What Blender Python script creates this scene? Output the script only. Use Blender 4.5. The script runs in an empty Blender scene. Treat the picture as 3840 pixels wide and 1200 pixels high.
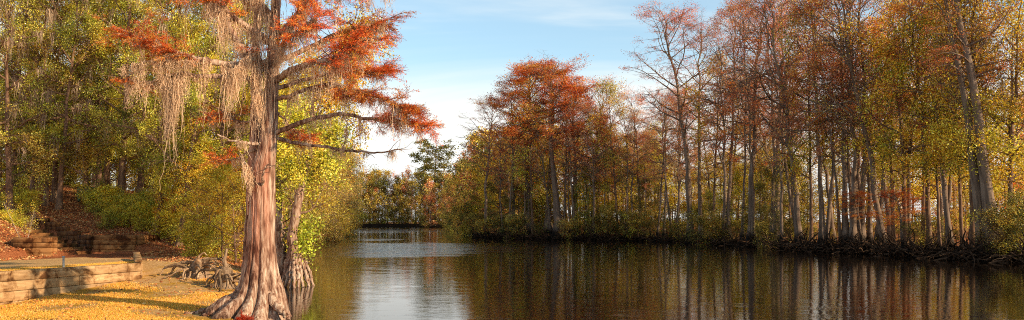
import bpy, math, random
import numpy as np
from math import radians, sin, cos, pi

# ------------------------------------------------------------------ basics
F = 803.0; CAMH = 2.6; HORIZ = 222.0
scene = bpy.context.scene
COL = scene.collection
RNG = np.random.default_rng(7)
random.seed(7)

def at(px, py, d):
    """point at depth d (metres) seen at photo position px, py"""
    return np.array([(px - 512) / F * d, d, CAMH + (HORIZ - py) / F * d])

def tag(o, label=None, cat=None, group=None, kind=None):
    if label: o['label'] = label
    if cat: o['category'] = cat
    if group: o['group'] = group
    if kind: o['kind'] = kind
    return o

def empty(name, loc=(0, 0, 0), rot=(0, 0, 0), scale=1.0):
    o = bpy.data.objects.new(name, None)
    COL.objects.link(o)
    o.location = loc; o.rotation_euler = rot; o.scale = (scale,) * 3 if np.isscalar(scale) else scale
    o.empty_display_size = 0.3
    return o

# ------------------------------------------------------------------ mesh builder
class MB:
    def __init__(s):
        s.V = []; s.Q = []; s.C = []; s.n = 0
    def add(s, v, q, c=None):
        v = np.asarray(v, float).reshape(-1, 3); q = np.asarray(q, int).reshape(-1, 4)
        s.V.append(v); s.Q.append(q + s.n); s.n += len(v)
        if c is None: c = np.ones((len(v), 3))
        c = np.asarray(c, float)
        if c.ndim == 1: c = np.tile(c, (len(v), 1))
        s.C.append(c)
    def mesh(s, name, mat, smooth=True):
        V = np.concatenate(s.V); Q = np.concatenate(s.Q); Cc = np.concatenate(s.C)
        me = bpy.data.meshes.new(name)
        me.vertices.add(len(V)); me.vertices.foreach_set('co', V.astype(np.float32).ravel())
        me.loops.add(len(Q) * 4); me.loops.foreach_set('vertex_index', Q.astype(np.int32).ravel())
        me.polygons.add(len(Q))
        me.polygons.foreach_set('loop_start', np.arange(0, len(Q) * 4, 4, dtype=np.int32))
        me.polygons.foreach_set('loop_total', np.full(len(Q), 4, dtype=np.int32))
        if smooth: me.polygons.foreach_set('use_smooth', np.ones(len(Q), dtype=bool))
        a = me.color_attributes.new('tint', 'FLOAT_COLOR', 'POINT')
        a.data.foreach_set('color', np.concatenate([Cc, np.ones((len(Cc), 1))], 1).astype(np.float32).ravel())
        me.materials.append(mat)
        me.update(calc_edges=True)
        return me
    def build(s, name, mat, parent=None, smooth=True, kind=None):
        o = bpy.data.objects.new(name, s.mesh(name, mat, smooth))
        COL.objects.link(o)
        if parent is not None: o.parent = parent
        if kind: o['kind'] = kind
        return o

def norm(a):
    return a / np.maximum(np.linalg.norm(a, axis=-1, keepdims=True), 1e-9)

def tubes(mb, P, R, sides, color=None, flute=None, cap=True):
    """P (B,n,3) R (B,n)"""
    P = np.asarray(P, float); R = np.asarray(R, float)
    if P.ndim == 2: P = P[None]; R = R[None]
    B, n, _ = P.shape
    T = np.empty_like(P)
    T[:, 1:-1] = P[:, 2:] - P[:, :-2]; T[:, 0] = P[:, 1] - P[:, 0]; T[:, -1] = P[:, -1] - P[:, -2]
    T = norm(T)
    ref = np.where(np.abs(T[:, :1, 2:3]) > 0.8, np.array([1., 0, 0]), np.array([0, 0, 1.]))
    U = norm(np.cross(T, np.broadcast_to(ref, T.shape))); W = np.cross(T, U)
    a = np.arange(sides) * 2 * pi / sides
    rad = R[:, :, None] * np.ones(sides)
    if flute is not None: rad = rad * flute
    V = P[:, :, None] + rad[..., None] * (np.cos(a)[:, None] * U[:, :, None] + np.sin(a)[:, None] * W[:, :, None])
    idx = np.arange(B * n * sides).reshape(B, n, sides)
    q = np.stack([idx[:, :-1], np.roll(idx, -1, 2)[:, :-1], np.roll(idx, -1, 2)[:, 1:], idx[:, 1:]], -1)
    c = None
    if color is not None:
        color = np.asarray(color, float)
        c = np.broadcast_to(color, (B * n * sides, 3)) if color.ndim == 1 else np.repeat(color, n * sides, 0)
    mb.add(V.reshape(-1, 3), q.reshape(-1, 4), c)

def smooth_path(pts, n):
    """Catmull-Rom resample"""
    pts = np.asarray(pts, float)
    m = len(pts)
    ext = np.vstack([2 * pts[0] - pts[1], pts, 2 * pts[-1] - pts[-2]])
    t = np.linspace(0, m - 1, n); i = np.minimum(t.astype(int), m - 2); f = (t - i)[:, None]
    p0, p1, p2, p3 = ext[i], ext[i + 1], ext[i + 2], ext[i + 3]
    return 0.5 * ((2 * p1) + (-p0 + p2) * f + (2 * p0 - 5 * p1 + 4 * p2 - p3) * f**2 + (-p0 + 3 * p1 - 3 * p2 + p3) * f**3)

def leaves(mb, Cn, D, L, W, col, rng):
    N = len(Cn)
    D = norm(D); S = norm(np.cross(D, rng.normal(size=(N, 3)))) * (np.asarray(W) / 2).reshape(-1, 1)
    L = np.broadcast_to(np.asarray(L, float), (N,)).reshape(-1, 1)
    v = np.stack([Cn, Cn + D * L * .45 + S, Cn + D * L, Cn + D * L * .45 - S], 1)
    q = np.arange(4 * N).reshape(N, 4)
    mb.add(v.reshape(-1, 3), q, np.repeat(col, 4, 0))

def ribbons(mb, A, L, W, col, rng, n=6, sway=0.06):
    """hanging strands from anchors A (N,3) lengths L (N,)"""
    N = len(A)
    t = np.linspace(0, 1, n)
    off = np.cumsum(rng.normal(size=(N, n, 3)) * sway * np.array([1, 1, 0.2]), 1) * L[:, None, None] ** .5
    off[:, 0] = 0
    P = A[:, None] + off * .8
    P[..., 2] -= L[:, None] * t
    az = rng.uniform(0, pi, N); S = np.stack([np.cos(az), np.sin(az), np.zeros(N)], -1)
    w = (np.asarray(W).reshape(-1, 1) * (1 - t * .75) * (1 + .5 * rng.normal(size=(N, n))).clip(.3, 2))[..., None] * .5
    V = np.stack([P - S[:, None] * w, P + S[:, None] * w], 2)
    idx = np.arange(N * n * 2).reshape(N, n, 2)
    q = np.stack([idx[:, :-1, 0], idx[:, :-1, 1], idx[:, 1:, 1], idx[:, 1:, 0]], -1)
    mb.add(V.reshape(-1, 3), q.reshape(-1, 4), np.repeat(col, n * 2, 0))

def box(mb, c, size, rz=0.0, col=(1, 1, 1), jit=0.0, rng=RNG, taper=None):
    """box with chamfered edges; c centre, size full sizes; rz about z"""
    hx, hy, hz = [s / 2 for s in size]
    b = min(0.010, hx * .3, hy * .3, hz * .3)
    # rings around z : (z, inset)
    rings = [(-hz, b), (-hz + b, 0), (hz - b, 0), (hz, b)]
    V = []
    for z, i in rings:
        x, y, k = hx - i, hy - i, b
        V += [(x - k, -y, z), (x, -y + k, z), (x, y - k, z), (x - k, y, z), (-x + k, y, z), (-x, y - k, z), (-x, -y + k, z), (-x + k, -y, z)]
    V = np.array(V, float)
    if jit: V += rng.normal(size=V.shape) * jit
    Q = []
    for r in range(3):
        for k in range(8):
            k2 = (k + 1) % 8
            Q.append((r * 8 + k, r * 8 + k2, r * 8 + 8 + k2, r * 8 + 8 + k))
    for base, flip in ((0, True), (24, False)):
        fs = [(0, 1, 2, 3), (0, 3, 4, 7), (4, 5, 6, 7)]
        for f in fs:
            f = tuple(base + i for i in f)
            Q.append(f[::-1] if flip else f)
    ca, sa = cos(rz), sin(rz)
    x = V[:, 0] * ca - V[:, 1] * sa; y = V[:, 0] * sa + V[:, 1] * ca
    V = np.stack([x, y, V[:, 2]], 1) + np.asarray(c, float)
    mb.add(V, Q, np.asarray(col, float))

# ------------------------------------------------------------------ materials
def newmat(name):
    m = bpy.data.materials.new(name); m.use_nodes = True
    nt = m.node_tree; nt.nodes.clear()
    return m, nt, nt.nodes, nt.links

def nd(N, typ, **kw):
    n = N.new(typ)
    for k, v in kw.items():
        if k.startswith('i_'):
            key = k[2:]
            n.inputs[int(key) if key.isdigit() else key.replace('_', ' ')].default_value = v
        else: setattr(n, k, v)
    return n

def ramp(N, stops, interp='LINEAR'):
    r = N.new('ShaderNodeValToRGB'); r.color_ramp.interpolation = interp
    e = r.color_ramp.elements
    while len(e) < len(stops): e.new(.5)
    for el, (p, c) in zip(e, stops):
        el.position = p; el.color = (*c, 1) if len(c) == 3 else c
    return r

def leaf_mat(name, trans=0.6, gloss=0.04, vary=0.25, tcol=(1.25, 1.0, .45)):
    m, nt, N, L = newmat(name)
    at_ = nd(N, 'ShaderNodeAttribute', attribute_name='tint')
    oi = nd(N, 'ShaderNodeObjectInfo')
    mr = nd(N, 'ShaderNodeMapRange', i_3=1 - vary, i_4=1 + vary)
    L.new(oi.outputs['Random'], mr.inputs[0])
    mul = nd(N, 'ShaderNodeVectorMath', operation='SCALE')
    L.new(at_.outputs['Color'], mul.inputs[0]); L.new(mr.outputs[0], mul.inputs['Scale'])
    tc = nd(N, 'ShaderNodeVectorMath', operation='MULTIPLY'); tc.inputs[1].default_value = tuple(trans * 1.3 * q for q in tcol)
    L.new(mul.outputs[0], tc.inputs[0])
    d = nd(N, 'ShaderNodeBsdfDiffuse'); t = nd(N, 'ShaderNodeBsdfTranslucent'); g = nd(N, 'ShaderNodeBsdfGlossy', i_Roughness=.36)
    g.inputs['Color'].default_value = (1, .88, .6, 1)
    L.new(mul.outputs[0], d.inputs[0]); L.new(tc.outputs[0], t.inputs[0])
    m1 = nd(N, 'ShaderNodeAddShader'); L.new(d.outputs[0], m1.inputs[0]); L.new(t.outputs[0], m1.inputs[1])
    m2 = nd(N, 'ShaderNodeMixShader', i_0=gloss); L.new(m1.outputs[0], m2.inputs[1]); L.new(g.outputs[0], m2.inputs[2])
    o = nd(N, 'ShaderNodeOutputMaterial'); L.new(m2.outputs[0], o.inputs[0])
    return m

def bark_mat(name, dark, mid, light, scale=9.0, stretch=.12, bump=.6, wet=False, use_tint=False, pos=(.25, .5, .72)):
    m, nt, N, L = newmat(name)
    tc = nd(N, 'ShaderNodeTexCoord')
    mp = nd(N, 'ShaderNodeMapping'); mp.inputs['Scale'].default_value = (scale, scale, scale * stretch)
    L.new(tc.outputs['Object'], mp.inputs[0])
    n1 = nd(N, 'ShaderNodeTexNoise', i_Scale=1.0, i_Detail=6.0, i_Roughness=.65, i_Distortion=.3); L.new(mp.outputs[0], n1.inputs['Vector'])
    n2 = nd(N, 'ShaderNodeTexNoise', i_Scale=.8, i_Detail=3.0); L.new(tc.outputs['Object'], n2.inputs['Vector'])
    add = nd(N, 'ShaderNodeMath', operation='MULTIPLY_ADD', i_1=.35, i_2=-.17); L.new(n2.outputs[0], add.inputs[0])
    ad2 = nd(N, 'ShaderNodeMath', operation='ADD'); L.new(n1.outputs[0], ad2.inputs[0]); L.new(add.outputs[0], ad2.inputs[1])
    r = ramp(N, [(pos[0], dark), (pos[1], mid), (pos[2], light)]); L.new(ad2.outputs[0], r.inputs[0])
    colr = r.outputs[0]
    if use_tint:
        at_ = nd(N, 'ShaderNodeAttribute', attribute_name='tint')
        mu = nd(N, 'ShaderNodeVectorMath', operation='MULTIPLY'); L.new(colr, mu.inputs[0]); L.new(at_.outputs['Color'], mu.inputs[1]); colr = mu.outputs[0]
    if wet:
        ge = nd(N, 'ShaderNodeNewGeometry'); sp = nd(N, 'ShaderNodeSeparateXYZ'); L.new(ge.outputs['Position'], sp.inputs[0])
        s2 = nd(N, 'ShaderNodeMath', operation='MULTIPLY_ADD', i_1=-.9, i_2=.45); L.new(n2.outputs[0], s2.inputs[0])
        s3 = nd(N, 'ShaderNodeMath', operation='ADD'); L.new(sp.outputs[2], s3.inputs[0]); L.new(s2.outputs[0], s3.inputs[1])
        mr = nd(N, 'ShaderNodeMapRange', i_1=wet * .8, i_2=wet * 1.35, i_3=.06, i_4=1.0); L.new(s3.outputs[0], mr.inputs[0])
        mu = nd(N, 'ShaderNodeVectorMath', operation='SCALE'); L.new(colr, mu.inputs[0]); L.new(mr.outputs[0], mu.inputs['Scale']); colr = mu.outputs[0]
    b = nd(N, 'ShaderNodeBsdfPrincipled', i_Roughness=.85); b.inputs['Specular IOR Level'].default_value = .25
    L.new(colr, b.inputs['Base Color'])
    bp = nd(N, 'ShaderNodeBump', i_Strength=bump, i_Distance=.03); L.new(n1.outputs[0], bp.inputs['Height']); L.new(bp.outputs[0], b.inputs['Normal'])
    o = nd(N, 'ShaderNodeOutputMaterial'); L.new(b.outputs[0], o.inputs[0])
    return m

M_LEAF = leaf_mat('leaf_foliage')
M_SPRAY = leaf_mat('needle_foliage', trans=.55, gloss=.01, tcol=(1.25, .9, .5))
M_MOSS = leaf_mat('moss_strands', trans=.3, gloss=0.0, vary=.08, tcol=(1, .9, .75))
M_LITTER = leaf_mat('fallen_leaves', trans=.1, gloss=.04, vary=0)
M_GRASS = leaf_mat('grass_blades', trans=.4, gloss=.03, vary=0, tcol=(1.1, 1, .5))
M_BARK_HERO = bark_mat('red_cypress_bark', (.13, .05, .03), (.42, .23, .15), (.80, .60, .45), 13, .11, 1.3, use_tint=True, pos=(.37, .49, .66))
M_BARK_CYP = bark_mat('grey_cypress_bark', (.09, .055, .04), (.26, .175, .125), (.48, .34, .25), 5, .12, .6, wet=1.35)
M_BARK_DARK = bark_mat('oak_bark', (.08, .04, .025), (.24, .13, .08), (.48, .30, .18), 7, .2, .6)
M_BARK_PALE = bark_mat('dry_wood', (.22, .13, .08), (.50, .36, .25), (.80, .66, .50), 12, .15, .8, use_tint=True)

def timber_mat():
    m, nt, N, L = newmat('weathered_timber')
    tc = nd(N, 'ShaderNodeTexCoord'); at_ = nd(N, 'ShaderNodeAttribute', attribute_name='tint')
    ge = nd(N, 'ShaderNodeNewGeometry')
    mp = nd(N, 'ShaderNodeMapping'); mp.inputs['Scale'].default_value = (1.6, 1.6, 9); L.new(tc.outputs['Object'], mp.inputs[0])
    n1 = nd(N, 'ShaderNodeTexNoise', i_Scale=1.0, i_Detail=5.0, i_Roughness=.6); L.new(mp.outputs[0], n1.inputs[0])
    n2 = nd(N, 'ShaderNodeTexNoise', i_Scale=1.7, i_Detail=6.0, i_Roughness=.7, i_Distortion=.6); L.new(tc.outputs['Object'], n2.inputs[0])
    r1 = ramp(N, [(.3, (.38, .22, .11)), (.5, (.62, .38, .19)), (.75, (.82, .55, .30))]); L.new(n1.outputs[0], r1.inputs[0])
    r2 = ramp(N, [(.40, (.22, .15, .11)), (.47, (.66, .58, .50)), (.55, (1, 1, 1))]); L.new(n2.outputs[0], r2.inputs[0])
    mu = nd(N, 'ShaderNodeVectorMath', operation='MULTIPLY'); L.new(r1.outputs[0], mu.inputs[0]); L.new(r2.outputs[0], mu.inputs[1])
    mu2 = nd(N, 'ShaderNodeVectorMath', operation='MULTIPLY'); L.new(mu.outputs[0], mu2.inputs[0]); L.new(at_.outputs['Color'], mu2.inputs[1])
    b = nd(N, 'ShaderNodeBsdfPrincipled', i_Roughness=.8); b.inputs['Specular IOR Level'].default_value = .2
    L.new(mu2.outputs[0], b.inputs['Base Color'])
    bp = nd(N, 'ShaderNodeBump', i_Strength=.25, i_Distance=.01); L.new(n1.outputs[0], bp.inputs['Height']); L.new(bp.outputs[0], b.inputs['Normal'])
    o = nd(N, 'ShaderNodeOutputMaterial'); L.new(b.outputs[0], o.inputs[0])
    return m
M_TIMBER = timber_mat()

def ground_mat():
    """tint.r = grass, tint.g = leaf litter, tint.b = wet mud; rest sand"""
    m, nt, N, L = newmat('ground_cover')
    tc = nd(N, 'ShaderNodeTexCoord'); at_ = nd(N, 'ShaderNodeAttribute', attribute_name='tint')
    sp = nd(N, 'ShaderNodeSeparateColor'); L.new(at_.outputs['Color'], sp.inputs[0])
    def noise(s, d=6, r=.65):
        n = nd(N, 'ShaderNodeTexNoise', i_Scale=s, i_Detail=float(d), i_Roughness=r); L.new(tc.outputs['Object'], n.inputs[0]); return n
    a, b_, c = noise(1.1), noise(9.0), noise(30.0)
    def mask(ch, n, k=1.6):
        x = nd(N, 'ShaderNodeMath', operation='SUBTRACT', i_1=.5); L.new(n.outputs[0], x.inputs[0])
        y = nd(N, 'ShaderNodeMath', operation='MULTIPLY_ADD', i_1=k); L.new(x.outputs[0], y.inputs[0]); L.new(sp.outputs[ch], y.inputs[2])
        z = nd(N, 'ShaderNodeMapRange', i_1=.38, i_2=.62); L.new(y.outputs[0], z.inputs[0]); return z
    sand = ramp(N, [(.3, (.54, .29, .11)), (.5, (.80, .46, .19)), (.7, (.95, .62, .31))]); L.new(b_.outputs[0], sand.inputs[0])
    grass = ramp(N, [(.3, (.34, .17, .03)), (.5, (.72, .37, .05)), (.72, (.90, .50, .10))]); L.new(c.outputs[0], grass.inputs[0])
    lit = ramp(N, [(.3, (.12, .04, .02)), (.5, (.42, .13, .05)), (.7, (.72, .30, .14))]); L.new(c.outputs[0], lit.inputs[0])
    mud = ramp(N, [(.3, (.008, .005, .003)), (.6, (.035, .022, .013)), (.8, (.10, .05, .03))]); L.new(b_.outputs[0], mud.inputs[0])
    cur = sand.outputs[0]
    for ch, col, n in ((0, grass, a), (1, lit, a), (2, mud, b_)):
        k = mask(ch, n)
        mx = nd(N, 'ShaderNodeMix', data_type='RGBA'); L.new(k.outputs[0], mx.inputs[0]); L.new(cur, mx.inputs[6]); L.new(col.outputs[0], mx.inputs[7]); cur = mx.outputs[2]
    bs = nd(N, 'ShaderNodeBsdfPrincipled', i_Roughness=.95); bs.inputs['Specular IOR Level'].default_value = .1
    L.new(cur, bs.inputs['Base Color'])
    bp = nd(N, 'ShaderNodeBump', i_Strength=.8, i_Distance=.05); L.new(b_.outputs[0], bp.inputs['Height']); L.new(bp.outputs[0], bs.inputs['Normal'])
    o = nd(N, 'ShaderNodeOutputMaterial'); L.new(bs.outputs[0], o.inputs[0])
    return m
M_GROUND = ground_mat()

def water_mat():
    m, nt, N, L = newmat('river_water')
    tc = nd(N, 'ShaderNodeTexCoord'); at_ = nd(N, 'ShaderNodeAttribute', attribute_name='tint')
    sp = nd(N, 'ShaderNodeSeparateColor'); L.new(at_.outputs['Color'], sp.inputs[0])
    mp = nd(N, 'ShaderNodeMapping'); mp.inputs['Scale'].default_value = (1.0, 1.7, 1); mp.inputs['Rotation'].default_value = (0, 0, .25)
    L.new(tc.outputs['Object'], mp.inputs[0])
    n1 = nd(N, 'ShaderNodeTexNoise', i_Scale=2.2, i_Detail=4.0, i_Roughness=.6, i_Distortion=.4); L.new(mp.outputs[0], n1.inputs[0])
    mp2 = nd(N, 'ShaderNodeMapping'); mp2.inputs['Scale'].default_value = (.10, .22, 1); L.new(tc.outputs['Object'], mp2.inputs[0])
    n2 = nd(N, 'ShaderNodeTexNoise', i_Scale=1.0, i_Detail=4.0, i_Roughness=.65, i_Distortion=.8); L.new(mp2.outputs[0], n2.inputs[0])
    # wind patches: painted mask in tint.r, broken by noise
    x = nd(N, 'ShaderNodeMath', operation='MULTIPLY_ADD', i_1=1.6, i_2=-.8); L.new(n2.outputs[0], x.inputs[0])
    y = nd(N, 'ShaderNodeMath', operation='ADD'); L.new(x.outputs[0], y.inputs[0]); L.new(sp.outputs[0], y.inputs[1])
    z0 = nd(N, 'ShaderNodeMapRange', i_1=.40, i_2=.62, i_3=.012, i_4=.10); L.new(y.outputs[0], z0.inputs[0])
    mp3 = nd(N, 'ShaderNodeMapping'); mp3.inputs['Scale'].default_value = (.35, 1.3, 1); mp3.inputs['Rotation'].default_value = (0, 0, .12); L.new(tc.outputs['Object'], mp3.inputs[0])
    n3 = nd(N, 'ShaderNodeTexNoise', i_Scale=1.0, i_Detail=3.0, i_Roughness=.6, i_Distortion=.5); L.new(mp3.outputs[0], n3.inputs[0])
    w3 = nd(N, 'ShaderNodeMapRange', i_1=.38, i_2=.66, i_3=.35, i_4=2.2); L.new(n3.outputs[0], w3.inputs[0])
    z = nd(N, 'ShaderNodeMath', operation='MULTIPLY'); L.new(z0.outputs[0], z.inputs[0]); L.new(w3.outputs[0], z.inputs[1])
    b = nd(N, 'ShaderNodeBsdfPrincipled', i_Roughness=.03, i_IOR=1.31)
    b.inputs['Base Color'].default_value = (.008, .004, .002, 1)
    bp = nd(N, 'ShaderNodeBump', i_Distance=.5); L.new(n1.outputs[0], bp.inputs['Height']); L.new(z.outputs[0], bp.inputs['Strength']); L.new(bp.outputs[0], b.inputs['Normal'])
    o = nd(N, 'ShaderNodeOutputMaterial'); L.new(b.outputs[0], o.inputs[0])
    return m
M_WATER = water_mat()

def plain_mat(name, col, rough=.6):
    m, nt, N, L = newmat(name)
    tc = nd(N, 'ShaderNodeTexCoord'); n = nd(N, 'ShaderNodeTexNoise', i_Scale=14.0, i_Detail=4.0); L.new(tc.outputs['Object'], n.inputs[0])
    r = ramp(N, [(.3, tuple(c * .6 for c in col)), (.7, tuple(min(1, c * 1.3) for c in col))]); L.new(n.outputs[0], r.inputs[0])
    b = nd(N, 'ShaderNodeBsdfPrincipled', i_Roughness=rough); L.new(r.outputs[0], b.inputs['Base Color'])
    o = nd(N, 'ShaderNodeOutputMaterial'); L.new(b.outputs[0], o.inputs[0])
    return m
M_BENCH = plain_mat('faded_green_paint', (.07, .17, .14))
M_PIPE = plain_mat('galvanised_pipe', (.35, .38, .40), .4)

# ------------------------------------------------------------------ terrain
LS = np.array([(-400, -6), (-40, -6), (0, -5.6), (15, -6.0), (20, -6.4), (23, -7.6), (27, -8.9), (34, -9.8), (42, -12.5), (60, -16.5), (84, -21.6),
               (116, -26), (160, -33), (209, -43), (250, -53), (348, -74), (385, -110), (402, -400), (3000, -2000)], float)
RS = np.array([(-400, 60), (0, 45), (30, 39), (52, 33), (61, 29.7), (74, 26.7), (88, 24.6), (100, 22.5), (113, 18.5), (118, 9), (124, 0), (139, -7), (209, -14),
               (348, -27), (380, -33), (392, -60), (402, -400), (3000, -2000)], float)
def xl(y): return np.interp(y, LS[:, 0], LS[:, 1]) + .35 * np.sin(y * .9) * np.clip((y - 24) / 10, 0, 1) + .8 * np.sin(y * .23) * np.clip((y - 50) / 20, 0, 1)
def xr(y): return np.interp(y, RS[:, 0], RS[:, 1]) + (.5 * np.sin(y * .8) + .7 * np.sin(y * .31 + 1)) * np.clip((y - 20) / 20, 0, 1)

CPs = np.array([(-6.2, 15, .05), (-6.5, 21.7, .08), (-9, 21, .12), (-12, 20, .08), (-15, 22, .06), (-15.6, 24.4, .09), (-13.8, 29.7, .48), (-13.5, 26.5, .3), (-10, 26, .25),
    (-8.3, 24, .12), (-11, 30, .4), (-9.9, 31, .12), (-12.5, 34, .8), (-10.6, 36, .25), (-15.2, 36.5, 1.05), (-12.8, 42, .4), (-16, 41, 1.35), (-18.8, 40.5, 1.5), (-18.6, 38.5, 1.05),
    (-20, 36, 1.0), (-14.6, 46, 1.1), (-20.5, 43.5, 2.05), (-23, 45.5, 2.55), (-20.8, 34, 1.02), (-23.2, 35.5, 1.5), (-26, 36, 1.9), (-26, 39.5, 2.3),
    (-24.5, 39.2, 1.95), (-28, 43, 2.8), (-29, 47, 3.3), (-25.5, 48, 3.2), (-27, 52, 4.0), (-20, 52, 3.4), (-16.5, 52, 2.0), (-35, 50, 4.6), (-35, 40, 3.4), (-30, 34, 2.2), (-26, 29, 1.3), (-30, 22, 1.3),
    (-24, 27, 1.1), (-20, 62, 3.2), (-30, 62, 5.0), (-42, 60, 5.4), (-24, 72, 2.2), (-12, 10, .1), (-25, 12, .5), (-40, 20, 2.0), (-21.8, 41.2, 1.5), (-23.2, 41.0, 1.6)], float)
def tps_fit(P):
    n = len(P); d = np.linalg.norm(P[:, None, :2] - P[None, :, :2], axis=-1)
    K = np.where(d > 0, d * d * np.log(d + 1e-9), 0) + np.eye(n) * .3
    A = np.zeros((n + 3, n + 3)); A[:n, :n] = K; A[:n, n] = 1; A[:n, n + 1:] = P[:, :2]; A[n, :n] = 1; A[n + 1:, :n] = P[:, :2].T
    return np.linalg.solve(A, np.r_[P[:, 2], 0, 0, 0])
TW = tps_fit(CPs)
def tps(x, y):
    out = TW[-3] + TW[-2] * x + TW[-1] * y
    for (px, py, _), w in zip(CPs, TW[:-3]):
        d2 = (x - px) ** 2 + (y - py) ** 2 + 1e-12
        out = out + w * d2 * .5 * np.log(d2)
    return out
WA = np.array([-15.6, 24.4]); WB = np.array([-13.8, 29.7]); WC = np.array([-15.7, 33.6])
WDIR = (WB - WA) / np.linalg.norm(WB - WA); RDIR = (WC - WB) / np.linalg.norm(WC - WB)
def in_terrace(x, y):
    s1 = WDIR[0] * (y - WA[1]) - WDIR[1] * (x - WA[0])       # >0 left of front wall
    s2 = RDIR[0] * (y - WB[1]) - RDIR[1] * (x - WB[0])
    return ((s1 > .08) & (s2 > .08) & (y < 34.5) & (x > -21.5)) | ((y > 33) & (y < 39.95) & (x > -20.9) & (x < -17.6 )) | ((y > 33) & (y < 36.62) & (x > -22.1) & (x < -20.4)) | ((y > 33) & (y < 36) & (x > -22) & (x < -16.3))
def sst(a, b, v):
    t = np.clip((v - a) / (b - a), 0, 1); return t * t * (3 - 2 * t)
def gz(x, y):
    x = np.asarray(x, float); y = np.asarray(y, float)
    bump = .05 * np.sin(x * .9 + 1.3) * np.sin(y * .7) + .03 * np.sin(x * 2.3 - y * 1.7)
    sl = xl(y) - x; sr = x - xr(y)
    hl = .45 + 2.6 * (1 - np.exp(-np.maximum(sl, 0) / 22))
    w = sst(74, 60, y) * sst(-46, -38, x) * sst(8, 14, y)
    T = tps(x, y)
    # blend terrace
    hl = hl * (1 - w) + T * w
    sa = (x + 20.95) * -.75 + (y - 40.15) * .66; sb = (x + 20.95) * -.66 + (y - 40.15) * -.75
    hl = np.where((sa > -.9) & (sa < 9) & (sb > .12) & (sb < 1.9), np.minimum(hl, .82 + .17 * np.maximum(sa, 0)), hl)
    hl = np.where(in_terrace(x, y), 1.0, hl) + bump * np.where(y < 34, .25, .8)
    hr = .42 + 1.4 * (1 - np.exp(-np.maximum(sr, 0) / 25)) + bump
    wl = np.where((sl > 0) & (y < 74), sst(-.1, .5, sl), sst(-.3, 1.2, sl))
    wr = sst(-.3, .7, sr)
    return np.where(sl > sr, -1.2 * (1 - wl) + hl * wl, -1.2 * (1 - wr) + hr * wr)

def axis(segs):
    out = []
    for a, b, s in segs: out += list(np.arange(a, b, s))
    return np.array(out + [segs[-1][1]])
def make_ground():
    xs = axis([(-3000, -500, 250), (-500, -150, 25), (-150, -50, 4), (-50, -28, .8), (-28, -5, .17), (-5, 8, .8), (8, 50, .6), (50, 150, 5), (150, 500, 25), (500, 3000, 250)])
    ys = axis([(-400, -20, 40), (-20, 14, 2), (14, 50, .17), (50, 80, .5), (80, 170, .8), (170, 460, 3), (460, 1000, 40), (1000, 3500, 250)])
    X, Y = np.meshgrid(xs, ys)
    Z = gz(X, Y)
    sl = xl(Y) - X; sr = X - xr(Y)
    left = sl > sr
    grass = np.zeros_like(X); lit = np.zeros_like(X); mud = np.zeros_like(X)
    lawn = left & (Y < 33) & (X > -19)
    e = WDIR[0] * (Y - WA[1]) - WDIR[1] * (X - WA[0])
    grass = np.where(left & (e < .1) & (Y < 28.5), .54, grass)
    grass = np.where(left & (e < .1) & (Y < 28.5) & (Y > 25) & (X > -13.2), .50, grass)
    grass = np.where(left & (Y >= 28.5) & (Y < 36) & (X > -14.5), .40, grass)
    grass = np.where(in_terrace(X, Y), .25, grass)
    grass = np.where(in_terrace(X, Y) & (e < 2.6) & (e > .4) & (Y > 26), .85, grass)
    lit = np.where(left & (Y > 36.5 + (X + 12) * .1), .9, lit)
    lit = np.where(left & (X < -21.3) & (Y > 28), .95, lit)
    lit = np.where(left & (Y > 34.5) & (X > -18.3) & (Y < 37) & (X < -10), .55, lit)
    lit = np.where(left & (X > -18.6) & (Y > 36.2), .9, lit)
    lit = np.where(~left, .62, lit)
    far = left & (Y > 75)
    mud = np.where(~left & (sr < 2.5), .95, mud)
    mud = np.where(left & (sl < 1.2) & (Y > 36), .8, mud)
    mud = np.where(left & (sl < .35) & (Y <= 36), .7, mud)
    mud = np.where((Y > 380) & (Y < 404), 1.0, mud); mud = np.where(Z < .03, 1.0, mud)
    n = len(xs); i = np.arange(len(ys) - 1)[:, None] * n + np.arange(n - 1)
    q = np.stack([i, i + 1, i + n + 1, i + n], -1).reshape(-1, 4)
    mb = MB(); mb.add(np.stack([X, Y, Z], -1).reshape(-1, 3), q, np.stack([grass, lit, mud], -1).reshape(-1, 3))
    o = mb.build('ground', M_GROUND); tag(o, 'sandy bank with grass, leaf litter and mud edges along the river', kind='structure')
make_ground()

def make_water():
    xs = axis([(-2500, -200, 200), (-200, -100, 10), (-100, 60, 1.0), (60, 200, 10), (200, 2500, 200)])
    ys = axis([(-300, 0, 50), (0, 130, 1.0), (130, 460, 4), (460, 2500, 200)])
    X, Y = np.meshgrid(xs, ys)
    px = 512 + X / np.maximum(Y, 1) * F
    def ell(cx, cy, rx, ry): return np.exp(-(((X - cx) / rx) ** 2 + ((Y - cy) / ry) ** 2) ** 1.5)
    mask = .05 + 1.1 * ell(-12, 80, 15, 20) + 1.25 * ell(-45, 300, 34, 120) + .55 * ell(-26, 118, 11, 12)+ .35 * ell(8, 44, 9, 4) + .25 * ell(20, 60, 8, 4) + .30 * ell(-4, 27, 5, 3)
    mask *= np.clip(1.15 - 1.1 * ell(-9, 150, 10, 30) - .8 * ell(-32, 128, 4, 16), 0, 1)
    n = len(xs); i = np.arange(len(ys) - 1)[:, None] * n + np.arange(n - 1)
    q = np.stack([i, i + 1, i + n + 1, i + n], -1).reshape(-1, 4)
    mb = MB(); mb.add(np.stack([X, Y, X * 0], -1).reshape(-1, 3), q, np.stack([mask] * 3, -1).reshape(-1, 3))
    o = mb.build('water', M_WATER); tag(o, 'dark tannin-brown river with rippled reflections of sky and trees', kind='structure')
make_water()

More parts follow.
